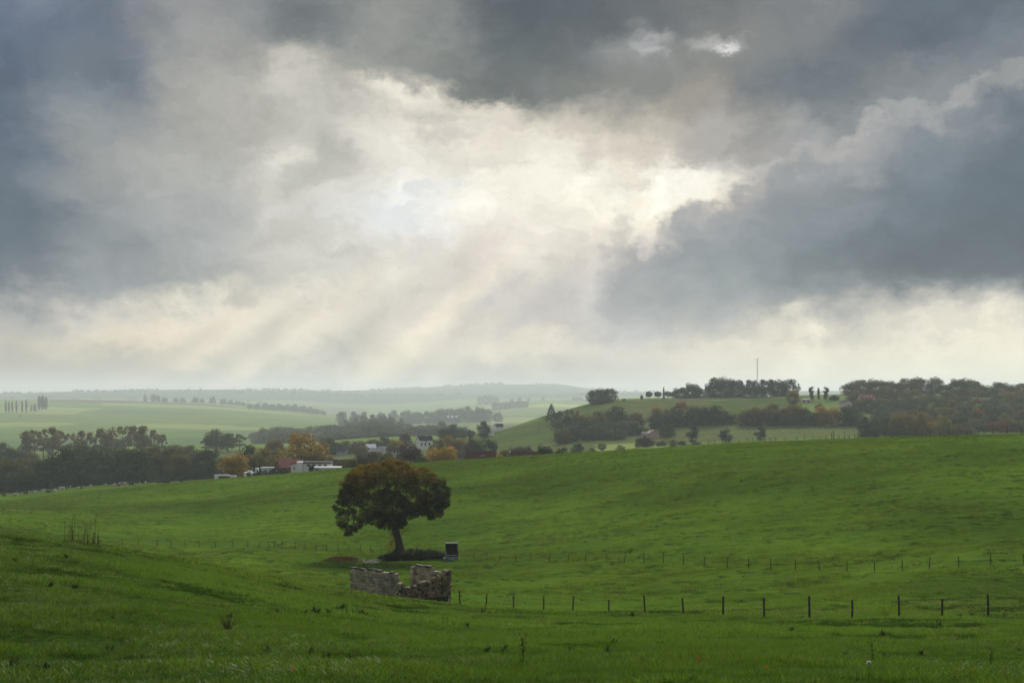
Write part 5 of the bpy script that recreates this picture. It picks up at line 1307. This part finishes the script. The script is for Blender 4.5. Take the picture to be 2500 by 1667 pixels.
    # hedges of these gardens
    rs = np.random.RandomState(77)
    for (a, b_, t, e, Yh, lab) in ((462, 890, 455, 30, 503, 'dark clipped hedge between the pavilion and the garden wall'), (640, 1180, 432, 24, 509, 'dark hedge along the top of the white garden wall'), (1500, 1745, 318, 60, 507, 'dark rounded shrub in front of the white flat-roofed house'), (880, 1030, 392, 30, 519, 'small dark shrub in front of the garage')):
        lob = []
        for i in range(int((b_ - a) / 9)):
            px = 540 + (a + rs.rand() * (b_ - a)) * k; tt = (540 + b_ * k - px) / ((b_ - a) * k); arch = math.sin(math.pi * min(max(tt, .02), .98)) ** .5 if e > 40 else 1
            zt_ = zrow(1090 + t * k, Yh); gz = at(px, Yh).z; z = gz + (zt_ - gz) * arch * rs.rand() ** .6
            lob.append((xcol(px, Yh), Yh + rs.normal(0, .5), z - .3, .55, 1, .1))
        c = at(540 + (a + b_) / 2 * k, Yh); lob = [(x - c.x, y - c.y, z - c.z, r_, q_, t_) for x, y, z, r_, q_, t_ in lob]
        V, Fq, T, U = leaf_cards(rs, lob, 150, .32, .8); rr = empty('garden_hedge', c)
        h = mesh_obj('foliage', V, Fq, M_LEAF, rr, attr={'tint': T, 'turn': U}); h.color = (0.02, 0.03, 0.012, .1); V, Fc = [], []
        for i in range(6): g = at(540 + (a + (b_ - a) * (i + .5) / 6) * k, Yh) - c; tube(V, Fc, [g - Vector((0, 0, .3)), g + Vector((0, 0, 1.0))], [.05, .03], 5)
        mesh_obj('stems', V, Fc, M_BARK, rr); tag(rr, lab, 'hedge')
    # red-brown roofs on the crest
    for (x0, x1, yr, Yr, lab) in ((1137, 1211, 1100.5, 468, 'longer red-brown hipped roof just showing over the crest'), (1242, 1314, 1102.5, 462, 'lower red-brown roof showing over the crest at right')):
        xa, xb = xcol(x0, Yr), xcol(x1, Yr); c = at((x0 + x1) / 2, Yr); r = empty('red_roof_house', c); zr = zrow(yr, Yr) - c.z; hw = (xb - xa) / 2
        part('wall', r, M_BRICK, (-hw + .1, hw - .1, -2.8, 2.8, -1, zr - 2.6))
        V = [(-hw - .3, -3.3, zr - 2.75), (hw + .3, -3.3, zr - 2.75), (hw + .3, 3.3, zr - 2.75), (-hw - .3, 3.3, zr - 2.75), (-hw + .55, 0, zr), (hw - .2, 0, zr)]
        rf = mesh_obj('roof', V, [(0, 1, 5, 4), (1, 2, 5), (2, 3, 4, 5), (3, 0, 4), (3, 2, 1, 0)], M_RED, r)
        if x0 < 1200:
            for a in (.3, 1.0): part('skylight', rf, M_METAL, (a, a + .3, -1.95, -1.75, zr - 1.62, zr - 1.3))
        else: part('chimney', rf, M_WHITE, (-hw + .25, -hw + .6, -.2, .2, zr - .6, zr + .35)); part('vent_pipe', rf, M_SLATE, (-hw + 2.6, -hw + 2.75, -.1, .1, zr - .2, zr + .5))
        tag(r, lab, 'house')
    gable_house('dark_roof_house', 838, 585, 9, 7, 3.0, 2.6, R(5), M_BRICK, M_SLATE, 'dark roofed house with a pale chimney behind the long outbuilding', zb=zrow(1125, 585) - 5.2, chim=(-1.6, 0, 1.4, M_CREAM))
    # village in the hollow
    gable_house('white_villa', 1037, 900, 8.5, 7.5, 4.2, 2.4, R(18), M_WHITE, M_SLATE, 'white two-storey villa above the orange tree', zb=zrow(1090, 900), wins=((-3.3, -2.5, .6, 2.6), (-1.0, -.2, .6, 2.6), (1.4, 2.6, 1.0, 2.6), (-.6, .4, 3.2, 4.4)), chim=(1.5, .5, .6, M_WHITE))
    for i, (px, Yv, row, rz, mw, mr, lab) in enumerate([(905, 980, 1101, 20, M_WHITE, M_METAL, 'small white cottage with bright roof at the left of the village'), (922, 1010, 1098, -15, M_WHITE, M_SLATE, 'village house with bluish roof, highest of the cluster'), (934, 970, 1107, 35, M_CREAM, M_GREY, 'pinkish gabled village house in the middle of the cluster'), (956, 960, 1110, 10, M_WHITE, M_SLATE, 'white village house partly behind the copper beech'), (836, 1000, 1110, -20, M_GREY, M_SLATE, 'grey slate house left of the brown hedge trees'), (918, 950, 1112, -30, M_WHITE, M_GREY, 'low white house in front of the village cluster')]):
        gable_house('village_house', px, Yv, 6.4, 5.6, 2.6, 2.2, R(rz), mw, mr, lab, zb=zrow(row, Yv), wins=((-2.4, -1.4, .9, 2.2), (1.2, 2.2, .9, 2.2)), chim=(1.2, .3, .5))
    gable_house('gabled_barn', 1191, 1150, 9, 7, 2.4, 2.2, R(-62), M_WHITE, M_METAL, 'white gabled barn at the foot of the grassy hill', zb=zrow(1058, 1150), wins=((-1, 1, .2, 2.0),))
    gable_house('far_barn', 1218, 1190, 6, 5, 2.2, 1.8, R(20), M_WHITE, M_SLATE, 'smaller dark roofed shed right of the gabled barn', zb=zrow(1046, 1190), wins=((-2.4, -1.6, .8, 1.8), (1.4, 2.2, .8, 1.8)))
    h = gable_house('pink_house', 1593, 930, 7.2, 7.2, 5.0, 2.1, R(-78), M_PINKW, M_TILE, 'pinkish two-storey gabled house on the hillside', zb=zrow(1076, 930), chim=(-1.5, -.4, .7), wins=((-2.6, -1.6, 3.4, 4.6), (.4, 1.4, 3.4, 4.6)))
    for a in (-2.6, .5): f = part('balcony_window', h, M_BRICK, (-3.72, -3.62, a, a + 2.1, 2.9, 4.7)); part('pane', f, M_GLASS, (-3.735, -3.722, a + .15, a + 1.95, 3.0, 4.6))
    part('balcony', h, M_SLATE, (-4.5, -3.61, -3.4, 3.4, 2.55, 2.7)); f = part('garden_door', h, M_WHITE, (-3.72, -3.62, -1.6, 1.4, 0, 2.1)); part('pane', f, M_GLASS, (-3.735, -3.722, -1.4, 1.2, .1, 2.0))
    w = part('side_wing', h, M_PINKW, (-2.8, 2.6, -7.2, -3.615, -1.5, 4.6)); prism('side_roof', h, M_GREY, [(-3.1, 4.6), (2.9, 4.6), (2.9, 4.8), (-.1, 6.1), (-3.1, 4.8)], -7.6, -3.7, 'y')
    for b_ in (-6.4, -5.2): f = part('window', w, M_WHITE, (-2.88, -2.81, b_, b_ + .8, 3.0, 4.1)); part('pane', f, M_GLASS, (-2.895, -2.882, b_ + .08, b_ + .72, 3.08, 4.02))
    gable_house('hillside_house', 2064, 1150, 7.5, 7, 5.5, 2.4, R(-70), M_CREAM, M_SLATE, 'pale gabled house half hidden below the dark ridge trees', zb=zrow(1000, 1150), wins=((-2, -1, 1, 2.4), (1, 2, 1, 2.4)))
    h = gable_house('skylight_house', 2115, 1190, 12, 8, 3.0, 3.4, R(6), M_CREAM, M_TILE, 'long brown roofed house with three skylights under the ridge trees', zb=zrow(981, 1190))
    for a in (-3.4, -.4, 2.6): part('skylight', h, M_METAL, (a, a + 1.2, -2.62, -2.3, 4.35, 4.75))
    o = at(1968, 1215); r = empty('white_bungalow', (o.x, o.y, zrow(985, 1215))); part('wall', r, M_CREAM, (-4, 4, -2, 3, -2, 3.6)); part('roof', r, M_METAL, (-4.6, 4.6, -2.5, 3.5, 3.605, 3.95)); windows(r, M_SLATE, ((-3, -1.2, 1.0, 2.4), (.6, 2.6, 1.0, 2.4)), -2); tag(r, 'flat pale bungalow left of the pruned cypresses', 'house')
    for px, wd, lab in ((1094, 8, 'leftmost tiny white far building in the valley haze'), (1104, 10, 'middle tiny white far building in the valley haze'), (1115, 9, 'rightmost tiny white far building in the valley haze')):
        gable_house('far_building', px, 3600, wd * .65, 6, 2.8, 1.8, R(10), M_WHITE, M_METAL, lab, zb=zrow(1019, 3600), wins=((-2, -1, 1, 3), (1, 2, 1, 3)))
build_houses()

# ------------------------------------------------------------------ hilltop: monument and mast
def hilltop():
    p = at(1620.5, 1302); r = empty('monument', p); zt = zrow(944, 1302) - p.z
    part('plinth', r, M_GREY, (-1.4, 1.4, -1.4, 1.4, -.5, 1.3)); V, Fc = [], []
    tube(V, Fc, [(0, 0, 1.3), (0, 0, 1.8), (0, 0, 2.0), (0, 0, zt - 3.6), (0, 0, zt - 3.4), (0, 0, zt - 3.0)], [1.25, 1.15, 1.0, .82, 1.05, 1.05], 12); mesh_obj('pillar', V, Fc, M_GREY, r, smooth=True)
    V, Fc = [], []
    tube(V, Fc, [(0, 0, zt - 3.0), (0, 0, zt - 2.2), (0, 0, zt - 1.4), (0, 0, zt - .75), (0, 0, zt - .6), (0, 0, zt - .38), (0, 0, zt - .12), (0, 0, zt)], [.62, .5, .42, .46, .14, .2, .2, .08], 12)
    for sx in (-1, 1): tube(V, Fc, [(sx * .42, 0, zt - .85), (sx * .55, -.1, zt - 1.4), (sx * .2, -.4, zt - 1.5)], [.14, .12, .08], 7)
    mesh_obj('statue', V, Fc, M_BRONZE, r, smooth=True)
    tag(r, 'tall pillar monument topped by a robed statue among the clipped limes', 'monument')
    p = at(1849, 1335); r = empty('radio_mast', p); zt = zrow(876, 1335) - p.z; V, Fc = [], []; n = 22; a = .55
    L = [(math.cos(t) * a, math.sin(t) * a) for t in (1.57, 3.66, 5.76)]
    for (x, y) in L: tube(V, Fc, [(x, y, -.5), (x, y, zt)], [.09, .07], 5)
    for i in range(n):
        z0, z1 = zt * i / n, zt * (i + 1) / n
        for j in range(3): x0, y0 = L[j]; x1, y1 = L[(j + 1) % 3]; tube(V, Fc, [(x0, y0, z0), (x1, y1, z1)], [.045, .045], 4)
    mesh_obj('lattice', V, Fc, M_STEEL, r)
    for z, l in ((zt - .6, 3.2),):
        V, Fc = [], []; tube(V, Fc, [(-l, 0, z), (l * .4, 0, z)], [.07, .07], 5); mesh_obj('cross_arm', V, Fc, M_STEEL, r)
    for x, h0, h1 in ((-3.2, -2.2, 2.0), (1.2, -1.5, 2.6), (0, -.2, 3.0), (-1.4, -.8, 1.0)):
        V, Fc = [], []; tube(V, Fc, [(x, 0, zt - .6 + h0), (x, 0, zt - .6 + h1)], [.05, .03], 5); mesh_obj('aerial', V, Fc, M_STEEL, r)
    tag(r, 'thin lattice radio mast with aerials above the ridge pines', 'mast')
    p = at(1315, 1100); r = empty('power_pole', p); V, Fc = [], []; tube(V, Fc, [(0, 0, -.5), (0, 0, 9)], [.16, .11], 7); mesh_obj('pole', V, Fc, M_POST, r); part('cross_bar', r, M_POST, (-.9, .9, -.08, .08, 8.3, 8.45)); tag(r, 'lone thin pole on the shoulder of the hill left of the conifer', 'pole')
hilltop()

# ------------------------------------------------------------------ vineyard rows
def vineyard():
    rs = np.random.RandomState(14); leaf = M_LEAF
    i = 0
    for px in np.arange(1640, 2085, 13.5):
        i += 1; lob = []; ya, yb = 856, 942
        xa, xb = px, px + 34
        if px < 1760: yb = 930
        c = at(xa, ya)
        for t in np.linspace(0, 1, 60):
            Yv = ya + (yb - ya) * t; g = at(xa + (xb - xa) * t, Yv); lob.append((g.x - c.x, g.y - c.y, g.z - c.z + 1.0, .55, 1.1, .4))
        V, Fq, T, U = leaf_cards(rs, lob, 36, .42, .5); r = empty('vine_row', c)
        o = mesh_obj('foliage', V, Fq, leaf, r, attr={'tint': T, 'turn': U}); o.color = (0.16, 0.17, 0.075, .25)
        V, Fc = [], []
        for t in (0, .25, .5, .75, 1): g = at(xa + (xb - xa) * t, ya + (yb - ya) * t) - c; tube(V, Fc, [g - Vector((0, 0, .3)), g + Vector((0, 0, 1.7))], [.06, .05], 4)
        mesh_obj('stakes', V, Fc, M_POST, r); tag(r, nth(i - 1, 'pale vine row', ' on the slope behind the skyline fence'), 'vine row', 'vine rows of the hillside vineyard')
vineyard()

# ------------------------------------------------------------------ cows
def row_to_Y(px, row, y0=8.0, y1=7000.0):
    Y = np.geomspace(y0, y1, 4000); z = height((px - CX) / F * Y, Y); rr = HY - z / Y * F
    k = np.nonzero(rr <= row)[0]
    return float(Y[k[0]]) if len(k) else y1
def mat_cow(name, dark, amt):
    m, b, out = new_mat(name); o = b.n('ShaderNodeTexCoord').outputs['Object']; rnd = b.n('ShaderNodeObjectInfo').outputs['Random']
    v = b.v('ADD', o, b.comb(b.m('MULTIPLY', rnd, 37.0), b.m('MULTIPLY', rnd, 11.0), 0.0))
    n1, _ = b.noise(v, 1.1, 1.5, .5); c = b.mix(b.rng(n1, amt - .01, amt + .01, 0, 1), (0.45, 0.43, 0.40), dark); principled(b, out, c, .85, .2); return m
def cow_mesh(pose):
    graze = pose == 'graze'; lie = pose == 'lie'; hz = .62 if lie else 1.15
    J = [(-.95, 0, hz + .06), (-.55, 0, hz), (0, 0, hz - .05), (.55, 0, hz), (.85, 0, hz + .10)]; Rd = [(.24, .26), (.33, .38), (.36, .42), (.32, .38), (.22, .28)]
    E = [(0, 1), (1, 2), (2, 3), (3, 4)]
    def add(p, r, par):
        J.append(p); Rd.append(r if isinstance(r, tuple) else (r, r)); E.append((par, len(J) - 1)); return len(J) - 1
    if graze: n = add((1.15, 0, hz - .25), (.15, .18), 4); h = add((1.38, 0, .45), (.13, .14), n); add((1.50, 0, .12), (.08, .08), h)
    else: n = add((1.18, 0, hz + .32), (.15, .18), 4); h = add((1.45, 0, hz + .42), (.14, .15), n); add((1.80, 0, hz + .24), (.085, .085), h)
    add((h and J[h][0] - .02, .24, J[h][2] + .10), .035, h); add((J[h][0] - .02, -.24, J[h][2] + .10), .035, h)
    for sx, par in ((.62, 3), (-.72, 1)):
        for sy in (-.2, .2):
            if lie: a = add((sx + .1, sy * 1.7, .28), .10, par); add((sx + .45, sy * 1.9, .12), .06, a)
            else:
                a = add((sx, sy, .72), .12, par); k_ = add((sx - (.06 if sx < 0 else -.02), sy, .38), .065, a); add((sx, sy, .03), .06, k_)
    t = add((-1.08, 0, hz - .1), .04, 0); add((-1.10, 0, max(.25, hz - .7)), .03, t)
    me = bpy.data.meshes.new('cow_skin'); me.from_pydata(J, E, []); o = bpy.data.objects.new('cow_tmp', me); COL.objects.link(o)
    md = o.modifiers.new('s', 'SKIN'); 
    for i, v in enumerate(me.skin_vertices[0].data if me.skin_vertices else []): v.radius = Rd[i]; v.use_root = (i == 2)
    sd_ = o.modifiers.new('d', 'SUBSURF'); sd_.levels = 1; sd_.render_levels = 1
    bpy.context.view_layer.update(); dg = bpy.context.evaluated_depsgraph_get(); nm = bpy.data.meshes.new_from_object(o.evaluated_get(dg)); bpy.data.objects.remove(o)
    for p in nm.polygons: p.use_smooth = True
    return nm
def build_cows():
    mats = [mat_cow('black_pied_hide', (0.012, 0.012, 0.013), .45), mat_cow('mostly_black_hide', (0.012, 0.012, 0.013), .30), mat_cow('mostly_white_hide', (0.03, 0.025, 0.022), .56), mat_cow('brown_pied_hide', (0.10, 0.045, 0.025), .48)]
    M = {}
    for pose in ('graze', 'stand', 'lie'):
        base = cow_mesh(pose)
        for i, mm in enumerate(mats): c = base.copy(); c.materials.clear(); c.materials.append(mm); M[pose, i] = c
    what = ['black-and-white', 'mostly black', 'mostly white', 'brown-and-white']; rs = np.random.RandomState(9)
    L = [(32,1052,1,'stand'),(130,1046,2,'graze'),(212,1034,1,'stand'),(230,1012,0,'stand'),(282,1010,2,'graze'),(303,1008,1,'stand'),(298,1026,2,'graze'),(363,1003,2,'graze'),(400,1018,1,'lie'),(450,1012,2,'graze'),(500,983,2,'stand'),(520,983,2,'stand'),(545,983,1,'graze'),(570,983,0,'stand'),(652,998,0,'graze'),(745,971,2,'graze'),(862,962,2,'graze'),(938,973,3,'stand'),(965,972,3,'stand'),(988,952,2,'stand'),(1003,967,3,'graze'),(1018,952,2,'stand'),(1076,964,1,'graze'),(1138,958,0,'graze'),(1188,954,0,'graze'),(1302,947,0,'stand'),(1340,944,1,'stand'),(1372,944,1,'lie'),(1490,938,1,'lie')]
    L.sort()
    verb = {'graze': 'grazing', 'stand': 'standing', 'lie': 'lying'}
    for i, (a, b_, m, pose) in enumerate(L):
        px, row = a / 3.36, 900 + b_ / 3.36; Y = min(max(row_to_Y(px, row), 470), 660); p = at(px, Y)
        o = bpy.data.objects.new('cow', M[pose, m]); COL.objects.link(o); o.location = p; side = rs.rand() < .6
        o.rotation_euler = (0, 0, (0 if side else math.pi) + rs.normal(0, .6)); s = .88 * (.95 + .1 * rs.rand()); o.scale = (s, s, s)
        left = ORD[i] + ' cow from the left' if 0 < i < 20 else ('leftmost cow' if i == 0 else {28: 'rightmost cow'}.get(i, ['second', 'third', 'fourth', 'fifth', 'sixth', 'seventh', 'eighth', 'ninth', 'tenth'][27 - i] + ' cow from the right'))
        tag(o, f'{what[m]} {verb[pose]} cow, {left} in the herd', 'cow', 'herd of cows in the left field')
build_cows()

# ------------------------------------------------------------------ weeds and fallen leaves near the viewer
def mat_plant(name, c, trans=.25):
    m, b, out = new_mat(name); n1, _ = b.noise(pos(b), 9, 3, .6); leaf_shader(b, out, b.mix(n1, tuple(v * .5 for v in c), tuple(v * 1.4 for v in c)), trans, .9, .0); return m
M_DOCK = mat_plant('dock_leaf', (0.022, 0.042, 0.014)); M_DRY = mat_plant('dry_stalk', (0.085, 0.062, 0.032), .1); M_THIS = mat_plant('thistle_leaf', (0.030, 0.048, 0.020)); M_MAPLE = mat_plant('fallen_leaf', (0.24, 0.085, 0.02), .3); M_FLUFF = mat_plant('seed_fluff', (0.55, 0.53, 0.48), .5)
def leaf_blade(V, Fc, o, d, up, L, w, droop=.3):
    d = Vector(d).normalized(); s = d.cross(Vector((0, 0, 1))).normalized(); k = len(V); o = Vector(o)
    pts = []
    for f, ww in ((0, .12), (.35, 1), (.7, .75), (1, 0)):
        c = o + d * L * f + Vector((0, 0, up * L * f - droop * L * f * f)); pts.append((c, ww))
    for c, ww in pts[:-1]: V.extend([tuple(c - s * w * ww / 2), tuple(c + s * w * ww / 2)])
    V.append(tuple(pts[-1][0])); Fc.extend([(k, k + 1, k + 3, k + 2), (k + 2, k + 3, k + 5, k + 4), (k + 4, k + 5, k + 6)])
def weed_proto(kind, seed):
    rs = np.random.RandomState(seed); P = []
    if kind == 'dock':
        V, Fc = [], []
        for i in range(26):
            a = rs.rand() * 6.28; leaf_blade(V, Fc, (rs.normal(0, .05), rs.normal(0, .05), .02), (math.cos(a), math.sin(a), 0), .5 + 1.2 * rs.rand(), .16 + .16 * rs.rand(), .06 + .04 * rs.rand(), .5)
        P.append(('leaves', V, Fc, M_DOCK)); V, Fc = [], []
        for i in range(3): x, y = rs.normal(0, .04, 2); tube(V, Fc, [(x, y, 0), (x * 2, y * 2, .3 + .15 * rs.rand())], [.008, .004], 4)
        P.append(('stem', V, Fc, M_DRY))
    elif kind == 'thistle':
        V, Fc = [], []; tube(V, Fc, [(0, 0, 0), (.02, 0, .35), (-.01, 0, .72)], [.014, .011, .006], 5); heads = []
        for i in range(7):
            z = .35 + .06 * i; a = i * 2.4; e = (math.cos(a) * .13, math.sin(a) * .10, z + .16); tube(V, Fc, [(0, 0, z), e], [.007, .004], 4); heads.append(e)
        heads.append((-.01, 0, .73)); P.append(('stem', V, Fc, M_THIS)); V, Fc = [], []
        for i in range(26):
            a = rs.rand() * 6.28; z = .04 + .6 * rs.rand(); leaf_blade(V, Fc, (0, 0, z), (math.cos(a), math.sin(a), 0), .4, .18 * (1 - z * .8), .055, .6)
        P.append(('leaves', V, Fc, M_THIS)); V, Fc = [], []
        for e in heads: tube(V, Fc, [e, (e[0], e[1], e[2] + .018), (e[0], e[1], e[2] + .04)], [.008, .018, .012], 6)
        P.append(('seed_heads', V, Fc, M_DRY))
    elif kind == 'dry_stalks':
        V, Fc = [], []
        for i in range(16):
            x, y = rs.normal(0, .35), rs.normal(0, .2); h = .5 + 1.1 * rs.rand(); l = rs.normal(0, .12); tube(V, Fc, [(x, y, 0), (x + l * .5, y, h * .6), (x + l, y + .02, h)], [.014, .011, .004], 4)
            for j in range(3): f = .4 + .5 * rs.rand(); tube(V, Fc, [(x + l * f, y, h * f), (x + l * f + rs.normal(0, .08), y + rs.normal(0, .05), h * f + .14)], [.008, .003], 4)
        P.append(('stalks', V, Fc, M_DRY)); V, Fc = [], []
        for i in range(30): a = rs.rand() * 6.28; leaf_blade(V, Fc, (rs.normal(0, .4), rs.normal(0, .25), .02), (math.cos(a), math.sin(a), 0), .9, .3, .04, .5)
        P.append(('leaves', V, Fc, M_DOCK))
    elif kind == 'brown_shrub':
        V, Fc = [], []
        for i in range(34):
            a = rs.rand() * 6.28; l = .14 + .2 * rs.rand(); h = .35 + .35 * rs.rand(); tube(V, Fc, [(0, 0, 0), (math.cos(a) * l * .5, math.sin(a) * l * .5, h * .5), (math.cos(a) * l, math.sin(a) * l, h)], [.009, .006, .002], 4)
        P.append(('twigs', V, Fc, M_DRY)); V, Fc = [], []
        for i in range(40): a = rs.rand() * 6.28; q = rs.rand(); leaf_blade(V, Fc, (math.cos(a) * .25 * q, math.sin(a) * .25 * q, .6 * q * rs.rand()), (math.cos(a), math.sin(a), 0), .4, .08, .03, .4)
        P.append(('leaves', V, Fc, mat_plant('brown_leaf', (0.07, 0.05, 0.025))))
    return [(n, mesh_obj(n, V, Fc, m, link=False).data) for n, V, Fc, m in P]
def build_weeds():
    W = {}
    for kd, n in (('dock', 4), ('thistle', 2), ('dry_stalks', 2), ('brown_shrub', 1)):
        for i in range(n): W[kd, i] = weed_proto(kd, 100 + i * 7 + len(kd))
    rs = np.random.RandomState(44); cnt = 0
    def weed(kd, px, row, size, label, group=None, name=None, cat='weed', tall=None, Y=None):
        nonlocal cnt
        Y = Y or row_to_Y(px, row); p = at(px, Y); n = len([1 for a in W if a[0] == kd]); cnt += 1
        r = empty(name or {'dock': 'dock_plant', 'thistle': 'thistle', 'dry_stalks': 'dry_stalk_clump', 'brown_shrub': 'withered_shrub'}[kd], p, rs.rand() * 6.28); size *= {'dock': .55, 'thistle': .8}.get(kd, 1); r.scale = (size, size, (tall or size / {'dock': .55, 'thistle': .8}.get(kd, 1)) * {'dock': .55, 'thistle': .8}.get(kd, 1))
        for nm, me in W[kd, cnt % n]: o = bpy.data.objects.new(nm, me); COL.objects.link(o); o.parent = r
        tag(r, label, cat, group); return r
    a6 = [(15,605),(95,610),(230,610),(310,655),(330,710),(485,685),(570,690),(635,700),(725,680),(120,510),(475,475),(100,310),(430,285),(320,465),(700,890),(1465,665),(1970,910),(2090,935),(2240,930),(130,1030),(270,1020),(60,1000),(1700,890),(1640,740),(1780,640),(1720,655)]
    for x, y in a6: px, row = x / 2.613, 1250 + (y + 12) / 2.613; Y = row_to_Y(px, row); weed('dock', px, row, 1.0 * Y / 45 if Y > 30 else .9, 'dark dock plant in the grass of the left foreground slope', 'dock plants on the left foreground slope')
    for x, y in [(1840,625),(1900,630),(1940,640),(2010,640),(2060,660),(2100,640),(2150,620),(2180,610),(2250,640),(2300,640),(2200,630),(2330,650)]: weed('dock', x / 2.613, 1250 + (y + 14) / 2.613, 1.2 + rs.rand(), 'bushy dock plant in the dark patch before the ruin', 'dock patch before the ruin', tall=.9 + 1.2 * rs.rand())
    for x, y in [(105,830),(280,870),(410,770),(1550,795),(1780,930),(1830,935),(560,1060),(430,1065),(985,1055),(1080,1060),(1410,1005),(1360,1075),(1380,970),(1760,1020),(2280,1100),(2090,925),(1195,1060),(1540,965)]: px, row = 1050 + x / 3.136, 1250 + (y + 10) / 3.136; Y = row_to_Y(px, row); weed('dock', px, row, max(.8, Y / 48), 'dark dock plant in the middle foreground grass', 'dock plants in the middle foreground')
    for x, y in [(640,815),(130,915),(345,895),(570,900),(1270,935),(1700,865),(1750,1020),(1560,1085),(90,1100),(1000,1110),(1960,790),(1290,800),(2330,1070),(2010,1175),(1290,1115),(1860,800),(2210,800)]: px, row = 1750 + x / 3.136, 1250 + (y + 10) / 3.136; Y = row_to_Y(px, row); weed('dock', px, row, max(.8, Y / 50), 'dark dock plant in the right foreground grass', 'dock plants in the right foreground')
    weed('dry_stalks', 188, 1322, 1.25, 'tall dry stalk clump standing on the brow at left', tall=1.5, Y=97); weed('dry_stalks', 205, 1325, .7, 'short dry stalks right beside the tall stalk clump', Y=97); weed('dry_stalks', 232, 1328, .75, 'separate low dry stalks further down the brow', Y=98); weed('dry_stalks', 2368, 1502, .5, 'dry brown stalks by the fence at far right'); weed('dry_stalks', 2160, 1503, .35, 'low rusty stalks between two right fence posts')
    weed('brown_shrub', 557, 1544, .85, 'withered brown shrub in the foreground grass', cat='shrub'); weed('thistle', 1277, 1628, .72, 'tall thistle with pale seed heads in the centre foreground', cat='thistle'); weed('thistle', 2128, 1618, .7, 'thin thistle behind the white seed head', cat='thistle'); weed('thistle', 2420, 1640, .6, 'small thistle low at the right edge', cat='thistle')
    # dandelion clock
    p = at(2121, 14.2); r = empty('dandelion', p); zt = zrow(1617, 14.2) - p.z; V, Fc = [], []
    tube(V, Fc, [(0, 0, -.02), (.004, 0, zt * .5), (0, 0, zt)], [.003, .0025, .002], 5); mesh_obj('stem', V, Fc, M_DOCK, r); V = []; F2 = []; k = 0
    for i in range(170):
        d = rs.normal(size=3); d /= np.linalg.norm(d); e = rs.normal(size=3) * .006; g = np.cross(d, e); c = np.array([0, 0, zt]) + d * .021 * (.55 + .45 * rs.rand()); V += [c - e, c - g, c + e, c + g]; F2.append((k, k + 1, k + 2, k + 3)); k += 4
    mesh_obj('seed_head', V, F2, M_FLUFF, r); tag(r, 'white fluffy dandelion seed head on a thin stem', 'dandelion')
    V = []; star = []
    for i in range(10): a = 6.283 * i / 10; q = .075 if i % 2 == 0 else .032; V.append((math.cos(a) * q, math.sin(a) * q, .012 * math.sin(3 * a)))
    V.append((0, 0, -.006)); Fc = [(i, (i + 1) % 10, 10) for i in range(10)]; tube(V, Fc, [(.07, 0, 0), (.13, .01, .012)], [.002, .0015], 4)
    lm = mesh_obj('leaf', V, Fc, M_MAPLE, link=False).data
    for px, row, s, lab in ((1706, 1627, 1.1, 'large orange fallen leaf caught upright in the grass'), (1187, 1627, .5, 'small orange fallen leaf in the centre foreground'), (1872, 1648, .5, 'brownish fallen leaf left of the dandelion'), (2374, 1660, .6, 'reddish fallen leaf at the bottom right corner'), (715, 1655, .5, 'reddish fallen leaf at the bottom left of centre')):
        p = at(px, row_to_Y(px, row + 6)); o = bpy.data.objects.new('fallen_leaf', lm); COL.objects.link(o); o.location = p + Vector((0, 0, .15)); o.rotation_euler = (R(62), R(20 * rs.normal()), rs.rand() * 6); o.scale = (s, s, s); tag(o, lab, 'leaf')
build_weeds()
